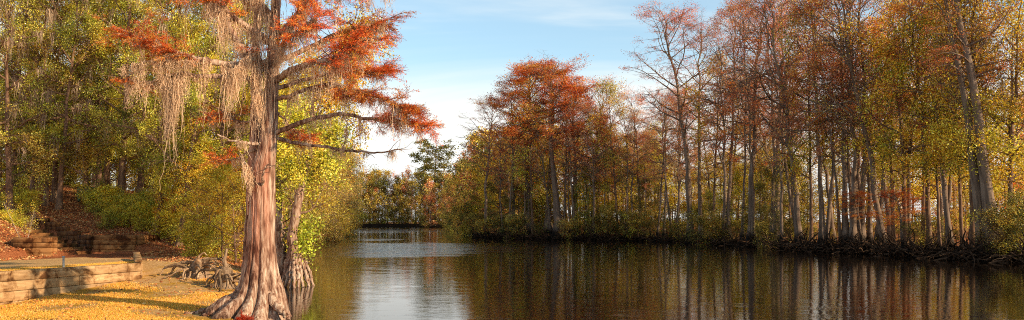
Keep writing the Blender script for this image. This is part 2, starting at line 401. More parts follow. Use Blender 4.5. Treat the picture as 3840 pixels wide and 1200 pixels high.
# ------------------------------------------------------------------ generic tree maker
PAL = {
 'rust': [(.60, .15, .04), (.72, .22, .05), (.40, .09, .035), (.74, .33, .07), (.48, .11, .035)],
 'deep': [(.58, .15, .07), (.68, .19, .07), (.42, .11, .06), (.72, .28, .11)],
 'farred': [(.48, .19, .10), (.40, .15, .08), (.52, .26, .13), (.30, .21, .09)],
 'brick': [(.72, .23, .10), (.62, .17, .08), (.74, .34, .14), (.62, .28, .15)],
 'gold': [(.74, .47, .045), (.66, .45, .05), (.74, .34, .04), (.42, .36, .045), (.56, .42, .06)],
 'lime': [(.48, .46, .05), (.68, .56, .06), (.30, .34, .04), (.74, .52, .06), (.18, .21, .03)],
 'olive': [(.42, .33, .06), (.58, .42, .09), (.24, .21, .045), (.70, .46, .10), (.14, .13, .03)],
 'green': [(.20, .25, .035), (.38, .40, .05), (.58, .53, .07), (.08, .11, .02), (.72, .58, .09)],
 'dark': [(.09, .10, .025), (.15, .14, .035), (.24, .20, .05), (.06, .07, .02)],
 'tan': [(.62, .38, .12), (.72, .46, .15), (.46, .33, .10), (.64, .32, .09), (.50, .40, .10)],
}
def pick_cols(pal, ids, rng, nj):
    """colour per leaf: clump ids share a base colour"""
    p = np.array(PAL[pal]); 
    base = p[rng.integers(0, len(p), ids.max() + 1)]
    b2 = p[rng.integers(0, len(p), nj)]
    c = base[ids] * .7 + b2 * .3
    return (c * np.exp(rng.normal(size=(nj, 1)) * .58 - .16)).clip(0, .74)

def branches(rng, S, D, L, n, wig, trop):
    """vectorised random-walk branches. S (B,3) D (B,3) L (B,)"""
    B = len(S); P = np.empty((B, n, 3)); P[:, 0] = S; d = norm(D)
    step = (L / (n - 1))[:, None]
    for k in range(1, n):
        d = norm(d + rng.normal(size=(B, 3)) * wig + np.array([0, 0, trop]))
        P[:, k] = P[:, k - 1] + d * step
    return P
def sample(P, R, idx, t):
    n = P.shape[1]; f = t * (n - 1); i = np.minimum(f.astype(int), n - 2); f = (f - i)[:, None]
    a = P[idx, i]; b = P[idx, i + 1]
    r = R[idx, i] * (1 - f[:, 0]) + R[idx, i + 1] * f[:, 0]
    return a * (1 - f) + b * f, norm(b - a), r

def tree_meshes(name, seed, H=18, r0=.28, cb=.4, cr=4.5, shape='flat', nl=22, n2=7, n3=5, k=14, leafL=.16, leafW=.06, spread=.22,
                pal='rust', e0=20, e1=60, limb_wig=.12, limb_trop=.02, sub_ang=50, twigL=.8, droop=.25, flat=0.0, buttress=1.4, wig=.02,
                bark=None, leafmat=None, moss=0, forks=0, trunk_frac=.97, leaf_prob=1.0, lightpal=None, multistem=0, lean=0.0, subkeep=.6, kboost=1.45):
    rng = np.random.default_rng(seed)
    bark = bark or M_BARK_CYP; leafmat = leafmat or M_SPRAY
    wood = MB(); leaf = MB()
    # trunks
    stems = max(1, multistem)
    TP = []; TR = []
    for s in range(stems):
        n = 16
        z = np.linspace(0, 1, n) ** 1.15
        if stems == 1: d0 = np.array([lean, 0, 1.0]); hh = H * trunk_frac
        else:
            a = rng.uniform(0, 2 * pi); d0 = np.array([cos(a) * .45, sin(a) * .45, 1.0]); hh = H * rng.uniform(.7, 1)
        drift = np.cumsum(rng.normal(size=(n, 2)) * wig * H / 6, 0)
        P = np.zeros((n, 3)); P[:, :2] = drift * z[:, None] + d0[:2] * (z * hh)[:, None]; P[:, 2] = z * hh - (.4 if s == 0 else .2) * (z < .001)
        if stems > 1: P[:, :2] += rng.normal(size=2) * .15
        R = r0 * (1 - z * .82) / (1 if stems == 1 else 1.2)
        if buttress: R = R * (1 + buttress * np.exp(-z * hh / (r0 * 3.2)))
        TP.append(P); TR.append(R)
    TP = np.array(TP); TR = np.array(TR)
    sides = 14 if stems == 1 else 6
    if stems == 1:
        # refine base rings
        zz = np.r_[-.4, .0, .15, .35, .6, .9, 1.3, 1.8, 2.5]
        base = np.stack([np.interp(zz, TP[0, :, 2], TP[0, :, 0]), np.interp(zz, TP[0, :, 2], TP[0, :, 1]), zz], 1)
        up = TP[0][TP[0, :, 2] > 2.9]; upr = TR[0][TP[0, :, 2] > 2.9]
        P = np.vstack([base, up]); zc = np.clip(P[:, 2], 0, None)
        R = r0 * (1 - zc / (H * trunk_frac) * .82) * (1 + (buttress * np.exp(-zc / (r0 * 3.2)) if buttress else 0))
        th = np.arange(sides) * 2 * pi / sides
        fl = 1 + (.16 * np.exp(-zc / 1.2))[:, None] * np.cos(5 * th + rng.uniform(0, 6)) * (1 if buttress else .3) + rng.normal(size=(len(P), sides)) * .03
        tubes(wood, P, R, sides, flute=fl[None])
    else: tubes(wood, TP, TR, sides)
    # limbs
    B = nl * stems
    idx = np.repeat(np.arange(stems), nl)
    tt = np.tile(np.linspace(cb, .985, nl), stems) + rng.normal(size=B) * .015; tt = tt.clip(.03, .99)
    S, TD, RR = sample(TP, TR, idx, tt ** (1 / 1.15))
    u = ((tt - cb) / (1 - cb)).clip(0, 1)
    if shape == 'flat': Ls = cr * (.55 + .45 * np.sin(u * pi * .75 + .3)) * np.where(u > .85, .62, 1)
    elif shape == 'cone': Ls = cr * (1.05 - .85 * u)
    elif shape == 'round': Ls = cr * (.35 + .65 * np.sqrt(np.clip(1 - (2 * u - .9) ** 2, 0, 1)))
    else: Ls = cr * (.8 + .2 * u)
    Ls = Ls * rng.uniform(.6, 1.15, B)
    az = np.arange(B) * 2.399 + rng.normal(size=B) * .5
    el = np.radians(e0 + (e1 - e0) * u + rng.normal(size=B) * 9)
    D = np.stack([np.cos(az) * np.cos(el), np.sin(az) * np.cos(el), np.sin(el)], -1)
    LP = branches(rng, S, D, Ls, 9, limb_wig, limb_trop)
    lr = np.minimum(RR * .62, .02 + Ls * .016) 
    LR = lr[:, None] * np.linspace(1, .22, 9)
    tubes(wood, LP, LR, 6)
    # sub branches
    B2 = B * n2; idx = np.repeat(np.arange(B), n2)
    t = rng.uniform(.18, 1, B2); S, BD, RR = sample(LP, LR, idx, t)
    side = rng.choice([-1, 1], B2); ang = np.radians(sub_ang + rng.normal(size=B2) * 14) * side
    hor = norm(np.cross(BD, np.array([0, 0, 1.0]) + rng.normal(size=(B2, 3)) * (.25 + .5 * (1 - flat))))
    D = BD * np.cos(ang)[:, None] + hor * np.sin(ang)[:, None]
    D[:, 2] *= (1 - flat * .6)
    L2 = Ls[idx] * (.55 - .3 * t) * rng.uniform(.6, 1.2, B2) + .25
    P2 = branches(rng, S, D, L2, 5, .14, limb_trop)
    R2 = np.minimum(RR * .7, .008 + L2 * .009)[:, None] * np.linspace(1, .35, 5)
    tubes(wood, P2, R2, 4)
    # twigs
    B3 = B2 * n3; idx = np.repeat(np.arange(B2), n3)
    t = rng.uniform(.4, 1, B3); S, BD, RR = sample(P2, R2, idx, t)
    D = BD + rng.normal(size=(B3, 3)) * np.array([.8, .8, .8 * (1 - flat * .8)])
    L3 = twigL * rng.uniform(.4, 1.1, B3)
    P3 = branches(rng, S, D, L3, 3, .15, -droop * .3)
    R3 = np.minimum(RR * .8, .011)[:, None] * np.linspace(1, .4, 3)
    tubes(wood, P3, R3, 3)
    # leaves on twigs
    keep = rng.uniform(size=B3) < leaf_prob
    # limb-wise clumping of leafiness
    lm = rng.uniform(.35, 1.0, B)[idx // n2]
    keep &= rng.uniform(size=B3) < lm
    keep &= (rng.uniform(size=B2) < subkeep)[idx]
    ki = np.nonzero(keep)[0]; 
    if leafL < .3: kboost = kboost * 1.8; leafL = leafL * .72; leafW = leafW * .74
    k = int(k * kboost)
    N = len(ki) * k
    ii = np.repeat(ki, k)
    t = rng.uniform(.1, 1.15, N)[:, None]
    C0 = P3[ii, 0] * (1 - t) + P3[ii, 2] * t + rng.normal(size=(N, 3)) * spread * np.array([1, 1, 1 - flat * .6])
    Dl = norm(P3[ii, 2] - P3[ii, 0]) * .8 + rng.normal(size=(N, 3)) * (.42 if flat > .4 else .7); Dl[:, 2] -= droop
    col = pick_cols(pal, ii // n3, rng, N)
    if lightpal:
        c2 = pick_cols(lightpal, ii // n3, rng, N); sel = (rng.uniform(size=B)[(ii // n3) // n2] < .35)[:, None]
        col = np.where(sel, c2, col)
    leaves(leaf, C0, Dl, leafL * rng.uniform(.6, 1.3, N), leafW * rng.uniform(.7, 1.2, N), col, rng)
    out = {'trunk': wood.mesh(name + '_trunk', bark), 'crown': leaf.mesh(name + '_crown', leafmat, smooth=False)}
    if moss:
        mm = MB(); nm = int(moss)
        cl = rng.integers(0, B2, nm // 14); ci = np.repeat(cl, 14)
        t = np.repeat(rng.uniform(.1, 1, len(cl)), 14)
        A, _, _ = sample(P2, R2, ci, t); A = A + rng.normal(size=A.shape) * [.14, .14, .05]
        ln = np.repeat(rng.uniform(.4, 1.7, len(cl)), 14) * rng.uniform(.3, 1.1, len(ci))
        c = np.array([.45, .32, .22]) * rng.uniform(.6, 1.3, (len(ci), 1))
        ribbons(mm, A, ln, np.full(len(ci), .045), c, rng)
        out['hanging_moss'] = mm.mesh(name + '_moss', M_MOSS, smooth=False)
    return out

CYP = dict(bark=M_BARK_CYP, leafmat=M_SPRAY, flat=.8, droop=.22)
BL = dict(bark=M_BARK_DARK, leafmat=M_LEAF, flat=.2, droop=.1, buttress=.5)
T = {}
T['cyp_dense'] = [tree_meshes('cypress', s, H=20, r0=.33, cb=.56, cr=4.8, nl=26, n2=7, n3=5, k=19, leafL=.24, leafW=.075, spread=.24, pal='rust', e0=15, e1=62, wig=.03, twigL=.9, **CYP) for s in (11, 12, 13)]
T['cyp_sparse'] = [tree_meshes('cypress', s, H=20, r0=.26, cb=.46, cr=5.0, nl=24, n2=9, n3=5, k=11, leafL=.18, leafW=.05, spread=.18, pal=p, e0=5, e1=58, wig=.07, twigL=.95, subkeep=.8, leaf_prob=.8, **CYP) for s, p in ((21, 'deep'), (22, 'brick'), (23, 'deep'))]
T['cyp_big'] = [tree_meshes('cypress', 24, H=22, r0=.40, cb=.52, cr=5.0, nl=22, n2=8, n3=5, k=10, leafL=.18, leafW=.05, spread=.18, pal='deep', e0=10, e1=60, wig=.03, twigL=.95, subkeep=.6, leaf_prob=.7, **CYP)]
T['cyp_brick'] = [tree_meshes('cypress', s, H=20, r0=.23, cb=.48, cr=4.6, nl=24, n2=7, n3=5, k=10, leafL=.20, leafW=.07, spread=.22, pal=p, e0=5, e1=55, wig=.055, subkeep=.8, **CYP) for s, p in ((31, 'brick'), (32, 'rust'))]
T['bare'] = [tree_meshes('hardwood', s, H=19, r0=.24, cb=.38, cr=5.5, shape='round', nl=22, n2=9, n3=6, k=4, leafL=.18, leafW=.08, spread=.2, pal=p, e0=35, e1=65, wig=.11, limb_wig=.24, limb_trop=.05, leaf_prob=.7, subkeep=.8, twigL=1.0, bark=M_BARK_CYP, leafmat=M_SPRAY, flat=.1, buttress=.7) for s, p in ((41, 'brick'), (42, 'tan'))]
T['gold'] = [tree_meshes('hardwood', s, H=16, r0=.17, cb=.3, cr=3.9, shape='round', nl=22, n2=7, n3=5, k=11, leafL=.19, leafW=.13, spread=.32, pal=p, e0=20, e1=60, wig=.05, limb_wig=.16, lightpal=q, **BL) for s, p, q in ((51, 'gold', 'lime'), (52, 'lime', 'gold'), (53, 'olive', 'gold'))]
T['backgold'] = [tree_meshes('hardwood', s, H=16, r0=.16, cb=.06, cr=4.4, shape='round', nl=22, n2=6, n3=4, k=9, leafL=.27, leafW=.20, spread=.34, pal=p, e0=5, e1=60, wig=.05, limb_wig=.16, lightpal=q, **BL) for s, p, q in ((55, 'gold', 'lime'), (56, 'lime', 'gold'))]
T['midgold'] = [tree_meshes('hardwood', s, H=11, r0=.12, cb=.1, cr=3.6, shape='round', nl=22, n2=6, n3=4, k=10, leafL=.21, leafW=.15, spread=.32, pal=p, e0=5, e1=60, wig=.06, limb_wig=.18, lightpal=q, **BL) for s, p, q in ((57, 'olive', 'lime'), (58, 'gold', 'olive'), (59, 'tan', 'brick'))]
T['green'] = [tree_meshes('evergreen', s, H=12, r0=.2, cb=.12, cr=3.8, shape='round', nl=28, n2=8, n3=5, k=16, leafL=.19, leafW=.12, spread=.3, pal=p, e0=10, e1=60, wig=.05, limb_wig=.15, **BL) for s, p in ((61, 'dark'), (62, 'green'))]
T['nearoak'] = [tree_meshes('oak', s, H=17, r0=.24, cb=.24, cr=4.8, shape='round', nl=28, n2=8, n3=5, k=24, leafL=.16, leafW=.115, spread=.22, subkeep=.5, pal=p, e0=5, e1=60, wig=.05, limb_wig=.17, lightpal=q, moss=m, **BL) for s, p, q, m in ((71, 'green', 'lime', 0), (72, 'green', 'olive', 200), (73, 'green', 'lime', 0))]
T['nearoakm'] = [tree_meshes('oak', 74, H=16, r0=.22, cb=.2, cr=5, shape='round', nl=26, n2=8, n3=5, k=18, leafL=.16, leafW=.11, spread=.22, subkeep=.5, pal='green', lightpal='olive', e0=0, e1=55, wig=.06, limb_wig=.2, moss=600, **BL)]
T['neargold'] = [tree_meshes('understorey', s, H=9, r0=.11, cb=.1, cr=3.0, shape='round', nl=20, n2=7, n3=5, k=18, leafL=.15, leafW=.11, spread=.18, pal=p, lightpal=q, leaf_prob=.9, subkeep=.5, e0=15, e1=60, wig=.06, limb_wig=.16, bark=M_BARK_DARK, leafmat=M_LEAF, buttress=0) for s, p, q in ((81, 'gold', 'lime'), (82, 'lime', 'olive'))]
T['nearbush'] = [tree_meshes('bush', s, H=2.4, r0=.035, cb=.15, cr=1.0, shape='round', nl=7, n2=5, n3=4, k=9, leafL=.12, leafW=.08, spread=.14, pal=p, e0=20, e1=60, twigL=.4, bark=M_BARK_DARK, leafmat=M_LEAF, buttress=0, multistem=6) for s, p in ((91, 'lime'), (92, 'green'))]
T['sapling'] = [tree_meshes('sapling', 95, H=2.4, r0=.03, cb=.3, cr=.7, shape='round', nl=6, n2=4, n3=3, k=5, leafL=.09, leafW=.06, spread=.1, pal='gold', e0=20, e1=60, twigL=.3, bark=M_BARK_PALE, leafmat=M_LEAF, buttress=0, multistem=3, leaf_prob=.6)]
T['bankbush'] = [tree_meshes('bush', s, H=5, r0=.07, cb=.2, cr=2.4, shape='round', nl=6, n2=6, n3=5, k=9, subkeep=.5, limb_wig=.28, leafL=.19, leafW=.12, spread=.25, pal=p, lightpal=q, e0=5, e1=50, twigL=.6, bark=M_BARK_DARK, leafmat=M_LEAF, buttress=0, multistem=6) for s, p, q in ((101, 'dark', 'olive'), (102, 'dark', 'green'), (103, 'olive', 'tan'))]
T['willow'] = [tree_meshes('willow', s, H=12, r0=.16, cb=.08, cr=5.0, shape='round', nl=30, n2=9, n3=6, k=9, leafL=.26, leafW=.09, spread=.3, pal='tan', lightpal=q, e0=-5, e1=60, wig=.05, limb_wig=.15, bark=M_BARK_CYP, leafmat=M_LEAF, buttress=0, twigL=1.1, moss=m) for s, q, m in ((111, 'lime', 600), (112, 'gold', 0))]
T['far'] = [tree_meshes('fartree', s, H=20, r0=.3, cb=.08, cr=5.5, shape='round', nl=24, n2=7, n3=4, k=9, leafL=.5, leafW=.28, spread=.5, pal=p, lightpal=q, e0=0, e1=60, bark=M_BARK_DARK, leafmat=M_LEAF, buttress=.3) for s, p, q in ((121, 'dark', 'olive'), (122, 'farred', 'brick'), (123, 'olive', 'dark'))]
T['pine'] = [tree_meshes('pine', 131, H=30, r0=.42, cb=.52, cr=6.5, shape='round', nl=24, n2=7, n3=4, k=16, leafL=.7, leafW=.26, spread=.45, pal='dark', lightpal='dark', e0=0, e1=40, bark=M_BARK_CYP, leafmat=M_LEAF, buttress=.2, flat=.5, limb_wig=.1)]

COUNT = {}
def put(name, kind, v, loc, scale, rz, label, cat, group=None, lean=(0, 0), kids=('trunk', 'crown', 'hanging_moss')):
    r = empty(name, loc, (lean[0], lean[1], rz), scale)
    # lean first then spin: use ZYX order so the spin stays about the trunk
    r.rotation_mode = 'ZYX' if False else 'XYZ'
    tag(r, label, cat, group)
    me = T[kind][v % len(T[kind])]
    for part in kids:
        if part in me:
            o = bpy.data.objects.new(part if part != 'crown' or cat != 'shrub' else 'foliage', me[part]); COL.objects.link(o); o.parent = r
    if cat == 'shrub': r.children and None
    COUNT[kind] = COUNT.get(kind, 0) + 1
    return r
def tilt(lx, ly, rz):
    """euler so that the tree's axis leans by slope lx (world x), ly (world y) while spun by rz"""
    from mathutils import Matrix, Vector
    ax = Vector((lx, ly, 1)).normalized()
    q = Vector((0, 0, 1)).rotation_difference(ax)
    return (q.to_matrix() @ Matrix.Rotation(rz, 3, 'Z')).to_euler()
def plant(name, kind, v, px, d, ytop=None, H=None, label='', cat='tree', group=None, lx=0, ly=0, rz=None, base_h=20, wid=1.0, x=None):
    X = (px - 512) / F * d if x is None else x
    z = float(gz(X, d))
    if H is None: H = CAMH + (HORIZ - ytop) / F * d - z
    s = H / base_h
    rz = RNG.uniform(0, 6.28) if rz is None else rz
    r = put(name, kind, v, (X, d, z - .05), (s * wid, s * wid, s), 0, label, cat, group)
    r.rotation_euler = tilt(lx, ly, rz)
    if abs(wid - 1) > .02: pass
    return r

def d_right(px):
    ys = np.arange(30, 440, .25); p = 512 + xr(ys) / ys * F
    hit = np.nonzero(p <= px)[0]
    return ys[hit[0]] if len(hit) else 430.

# ------------------------------------------------------------------ hero cypress
HD = 21.7
def hp(px, py, dd=0.0): return at(px, py, HD + dd)
def make_hero():
    rng = np.random.default_rng(5)
    base = at(255, 318, HD); base[2] = 0
    root = empty('bald_cypress', tuple(base))
    tag(root, 'huge red-barked cypress with fluted flared base and hanging moss on the grassy near bank', 'tree')
    off = base
    def fluted(cx_py, dd, nz, sides, amp0, red):
        a = np.array(cx_py, float)
        pys = np.linspace(a[0, 1], a[-1, 1], nz)
        pys = a[0, 1] + (a[-1, 1] - a[0, 1]) * np.linspace(0, 1, nz) ** 1.3
        o = np.argsort(a[:, 1])
        from_interp = lambda col: np.interp(pys, a[o, 1], a[o, col])
        cx, rr = from_interp(0), from_interp(2)
        # smooth the profile
        k = np.array([1, 2, 3, 2, 1]) / 9.
        rr = np.convolve(np.pad(rr, 2, mode='edge'), k, 'valid'); cx = np.convolve(np.pad(cx, 2, mode='edge'), k, 'valid')
        P = np.array([hp(x, y, dd) for x, y in zip(cx, pys)]) - off
        R = rr * (HD + dd) / F
        th = np.arange(sides) * 2 * pi / sides
        z = P[:, 2]
        warp = .9 * np.sin(th * 2 + 1) + .5 * np.sin(th * 3 + 2.2)
        lobes = np.abs(np.cos(th * 5.0 + warp)) ** .6
        fine = np.abs(np.cos(th * 15 + 2 * warp)) 
        amp = amp0 * np.exp(-np.clip(z, 0, None) / 1.1) + .05
        fl = 1 + amp[:, None] * (lobes - .62) + (.018 + .03 * np.exp(-z / .9))[:, None] * (fine - .5)
        # low-frequency lumps + bark plates
        for f, g, s in ((3, 1.1, .035), (7, 2.3, .022), (13, 1.3, .012), (23, 2.1, .007)):
            ph = rng.uniform(0, 6.28, 2)
            fl = fl + s * np.sin(f * th[None] + g * z[:, None] + ph[0]) * np.sin(g * 1.7 * z[:, None] + ph[1])
        fl = fl + rng.normal(size=fl.shape) * .004
        mb = MB()
        cols = np.ones((nz, sides, 3))
        st = .5 + .5 * np.sin(th[None] * 4 + .5 * z[:, None] + 1.0) * np.sin(z[:, None] * .8 + th[None] * 2)
        redk = (np.clip((z - 1.0) / 1.5, 0, 1) * np.clip((5.4 - z) / 1.5, 0.15, 1))[:, None] * np.clip(st * 1.5 - .3, 0, 1) * red
        cols = cols * (1 - redk[..., None]) + redk[..., None] * np.array([1.05, .48, .36])
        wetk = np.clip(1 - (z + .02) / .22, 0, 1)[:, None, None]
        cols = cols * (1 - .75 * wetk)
        # darken valleys slightly, most near the flared base
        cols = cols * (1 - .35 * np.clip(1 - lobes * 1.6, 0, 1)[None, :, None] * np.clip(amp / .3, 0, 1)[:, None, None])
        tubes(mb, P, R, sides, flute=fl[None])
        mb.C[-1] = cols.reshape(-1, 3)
        return mb
    main = [(254, 330, 52), (254, 319, 42), (256, 311, 34), (259.5, 300, 26), (260.5, 290, 21.5), (260.5, 279, 18.3), (260.8, 262, 15), (261, 240, 13), (262, 205, 12.4), (262.5, 180, 12), (264, 165, 10.6), (267.5, 150, 8.6), (270, 120, 7.6), (272, 80, 6.8), (274, 40, 5.4), (276, 0, 4.2), (279, -70, 3.2), (282, -160, 1)]
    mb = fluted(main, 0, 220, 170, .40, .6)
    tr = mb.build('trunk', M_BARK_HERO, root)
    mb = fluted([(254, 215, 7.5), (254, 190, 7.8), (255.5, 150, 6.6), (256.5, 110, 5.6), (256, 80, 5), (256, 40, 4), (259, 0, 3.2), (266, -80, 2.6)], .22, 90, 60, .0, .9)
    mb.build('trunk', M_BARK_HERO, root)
    # side stem behind the left of the trunk
    def path(pl, r0, r1, n=26, wob=.012, dd=None):
        pts = []
        for k, p in enumerate(pl):
            pts.append(hp(p[0], p[1], p[2] if len(p) > 2 else 0) - off)
        P = smooth_path(pts, n); P += np.cumsum(rng.normal(size=P.shape), 0) * wob * .3 + rng.normal(size=P.shape) * wob * .4
        R = np.linspace(r0, r1, n) * (1 + rng.normal(size=n) * .05)
        return P, R
    def limb(pl, r0, r1, name='limb', n=30, sides=10, mat=M_BARK_HERO, col=(1, 1, 1), wob=.02):
        P, R = path(pl, r0, r1, n, wob)
        mb = MB(); tubes(mb, P, R, sides, color=np.array(col), flute=(1 + rng.normal(size=(1, n, sides)) * .07))
        return mb, P, R
    mb, P, R = limb([(253, 215, .25), (249, 240, .3), (247, 262, .32), (243, 280, .3), (238, 292, .25)], .17, .10, sides=16); mb.build('trunk', M_BARK_HERO, root)
    # surface roots
    roots = [[(247, 288, -.25), (236, 300, -.38), (225, 308, -.45), (214, 314, -.5), (204, 318, -.5)],
             [(245, 292, .1), (231, 303, .2), (215, 309, .2), (200, 312.5, .15), (188, 315, .1)],
             [(268, 296, -.35), (277, 307, -.55), (284, 316, -.65), (289, 326, -.7)],
             [(247, 294, .45), (235, 301, .8), (225, 304, 1.0), (216, 306, 1.1)]]
    for pl in roots:
        r0 = .15
        mb, P, R = limb(pl, r0, .045, wob=.035, sides=14)
        mb.build('root', M_BARK_HERO, root)
    # limbs: path, r0, r1, foliage(t0,t1,n,len), moss(density per m, length)
    LIMBS = [
     ([(271, 73), (254, 58, -.3), (241, 48, -.5), (226, 24, -.7), (218, 10, -.8), (204, -6, -.9)], .12, .07, None, (26, .9)),
     ([(270, 42), (250, 30, -.4), (228, 16, -.7), (215, 0, -.9), (195, -8, -1)], .095, .05, (.5, 1, 30, .8), (26, .9)),
     ([(273, 82), (291, 70, -.6), (311, 62, -.9), (331, 57, -1), (351, 44, -1.1), (372, 38, -1.2)], .10, .03, (.4, 1, 46, 1.0), (22, .8)),
     ([(275, 40), (295, 18, -.4), (306, -4, -.6), (322, -22, -.8)], .11, .06, (.1, 1, 40, .9), (34, 1.0)),
     ([(258, 66), (232, 64, -.6), (207, 60, -.9), (183, 54, -1.1), (163, 48, -1.2), (147, 38, -1.3), (128, 31, -1.3)], .10, .02, (.45, 1, 56, .8), (22, .7)),
     ([(256, 80), (232, 78, -.5), (209, 77, -.8), (177, 74, -1), (151, 82, -1.1), (123, 80, -1.2)], .09, .015, (.8, 1, 5, .4), (24, .85)),
     ([(209, 62, -.9), (180, 62, -1.2), (155, 61, -1.3), (123, 68, -1.4)], .03, .01, None, (36, .45)),
     ([(180, 72, -1), (174, 80, -1.1), (167, 92, -1.2)], .02, .01, None, (80, 1.5)),
     ([(276, 132), (300, 122, -.3), (329, 115, -.5), (347, 114, -.6), (371, 118, -.6), (391, 118, -.7), (403, 121, -.7), (430, 126, -.8)], .075, .012, (.5, 1, 38, .45), (7, .5)),
     ([(278, 98), (292, 95, -.5), (321, 85, -.8), (350, 88, -1), (375, 97, -1.1), (396, 104, -1.2), (408, 110, -1.2)], .06, .012, (.4, 1, 56, .55), (18, .7)),
     ([(277, 138), (300, 144, .3), (319, 147, .2), (343, 151, 0), (361, 153, 0), (380, 153, 0), (397, 150, 0)], .055, .015, None, (3.0, .35)),
     ([(276, 62), (302, 50, .4), (340, 32, .6), (372, 24, .7), (384, 22, .7)], .08, .015, (.35, 1, 42, .9), (24, .7)),
     ([(277, 88), (320, 76, .3), (350, 70, .3), (372, 70, .2), (386, 70, .2)], .06, .012, (.35, 1, 48, .55), (14, .6)),
     ([(344, 114, -.5), (348, 128, -.5), (345, 150, -.3)], .018, .010, None, (4, .3)),
     ([(257, 144, -.2), (244, 141, -.5), (232, 139, -.6), (218, 133, -.7)], .045, .018, None, (3, .3)),
     ([(253, 182, -.3), (247, 170, -.6), (243, 163, -.7)], .05, .02, None, (30, .7)),
     ([(262, 186, -.3), (262, 174, -.55), (267, 162, -.6)], .035, .015, None, None),
     ([(279, -20), (310, -24, -.3), (350, -18, -.5), (396, -12, -.5)], .07, .012, (.2, .75, 30, .7), (20, .9)),
     ([(278, -22), (250, -20, -.4), (215, -26, -.6), (180, -18, -.7)], .09, .02, (.3, 1, 30, .8), (34, 1.0)),
     ([(274, 20), (262, 4, .5), (240, -12, .8)], .08, .04, None, (26, .9)),
     ([(271, 110), (285, 118, .4), (300, 134, .6), (312, 140, .7)], .035, .01, (.3, 1, 12, .6), (10, .5)),
     ([(256, 120), (240, 122, .3), (225, 112, .4), (210, 118, .4)], .04, .01, (.2, 1, 14, .6), (12, .5)),
     ([(254, 150), (236, 158, .3), (222, 156, .4)], .035, .01, (.2, 1, 9, .5), (6, .4)),
     ([(272, 70), (285, 40, -.8), (300, 30, -1.2), (318, 12, -1.3)], .07, .02, (.2, 1, 30, .8), (26, .9)),
     ([(268, 58, -.2), (258, 72, -.4), (262, 90, -.4)], .03, .02, None, (60, 1.0)),
     ([(262, 40, -.3), (240, 66, -.9), (225, 72, -1)], .04, .02, None, (40, .9)),
    ]
    lm = None
    for pl, r0, r1, fo, mo in LIMBS:
        mb, P, R = limb(pl, r0, r1, wob=.025, sides=8)
        length = np.linalg.norm(np.diff(P, axis=0), axis=1).sum()
        PP = P[None]; RR = R[None]
        # twigs
        nt = int(length * 5)
        S, TD, rr = sample(PP, RR, np.zeros(nt, int), rng.uniform(.25, 1, nt))
        D = TD + rng.normal(size=(nt, 3)) * [.9, .9, .35]
        TPp = branches(rng, S, D, rng.uniform(.2, .7, nt), 5, .2, .0); TRr = np.minimum(rr * .5, .012)[:, None] * np.linspace(1, .4, 5)
        tubes(mb, TPp, TRr, 4)
        lf = MB()
        if fo:
            t0, t1, n, ln = fo
            n = int(n * .95)
            S, TD, rr = sample(PP, RR, np.zeros(n, int), rng.uniform(t0, t1, n))
            D = TD * .8 + rng.normal(size=(n, 3)) * [.8, .9, .28]
            SP = branches(rng, S, D, ln * rng.uniform(.4, 1.1, n), 6, .12, -.02); SR = np.minimum(rr * .6, .014)[:, None] * np.linspace(1, .3, 6)
            tubes(mb, SP, SR, 4)
            n2 = n * 7; ii = np.repeat(np.arange(n), 7)
            S2, TD2, r2 = sample(SP, SR, ii, rng.uniform(.2, 1, n2))
            D2 = TD2 + rng.normal(size=(n2, 3)) * [.8, .8, .2]; 
            SP2 = branches(rng, S2, D2, rng.uniform(.12, .4, n2), 3, .1, -.05); tubes(mb, SP2, np.full((n2, 3), .0035), 3)
            k = 30; N = n2 * k; i2 = np.repeat(np.arange(n2), k)
            t = rng.uniform(.05, 1.05, (N, 1)); C0 = SP2[i2, 0] * (1 - t) + SP2[i2, 2] * t + rng.normal(size=(N, 3)) * [.035, .035, .02]
            Dl = (SP2[i2, 2] - SP2[i2, 0]) * 1.2 + rng.normal(size=(N, 3)) * .22; Dl[:, 2] -= .10
            col = pick_cols('rust', ii[i2], rng, N)
            col = col * np.array([1.1, .95, .95])
            leaves(lf, C0, Dl, .075 * rng.uniform(.6, 1.3, N), .011 * rng.uniform(.7, 1.3, N), col, rng)
        b = mb.build('limb', M_BARK_HERO, root)
        if fo: lf.build('needle_spray', M_SPRAY, b, smooth=False)
        if mo:
            dens, ml = mo
            nc = int(length * dens * .40) + 1; per = 20
            tcl = rng.uniform(.14, 1, nc)
            hl = 1.25 * ml * rng.uniform(.25, 1.35, nc) * (.6 + .6 * (rng.uniform(size=nc) > .7))
            ii = np.repeat(np.arange(nc), per)
            of = rng.normal(size=len(ii)) * .085
            A, _, _ = sample(PP, RR, np.zeros(len(ii), int), (tcl[ii] + of / max(length, .6)).clip(0, 1))
            A = A + rng.normal(size=A.shape) * [.03, .05, .02]
            L = hl[ii] * rng.uniform(.35, 1.05, len(ii)) * np.exp(-(of / .11) ** 2) + .05
            cb_ = rng.uniform(.75, 1.2, nc)[ii]
            c = np.array([.72, .50, .33]) * (cb_ * rng.uniform(.75, 1.25, len(ii)))[:, None]
            mm = MB(); ribbons(mm, A, L, .014 * rng.uniform(.7, 1.5, len(ii)), c, rng, n=12, sway=.030)
            # curly fuzz along strands
            nf = len(ii) * 8; fi = rng.integers(0, len(ii), nf); ft = rng.uniform(0, 1, nf) ** .8
            Fp = A[fi] - np.stack([of[fi] * 0, 0 * ft, ft * L[fi]], -1) + rng.normal(size=(nf, 3)) * [.022, .022, .01]
            Fd = rng.normal(size=(nf, 3)) * [1, 1, .6] - [0, 0, .9]
            leaves(mm, Fp, Fd, rng.uniform(.03, .08, nf), .009, c[fi] * rng.uniform(.8, 1.2, (nf, 1)), rng)
            mm.build('hanging_moss', M_MOSS, b, smooth=False, kind='stuff')
    # moss draped on the upper stems
    nm = 900
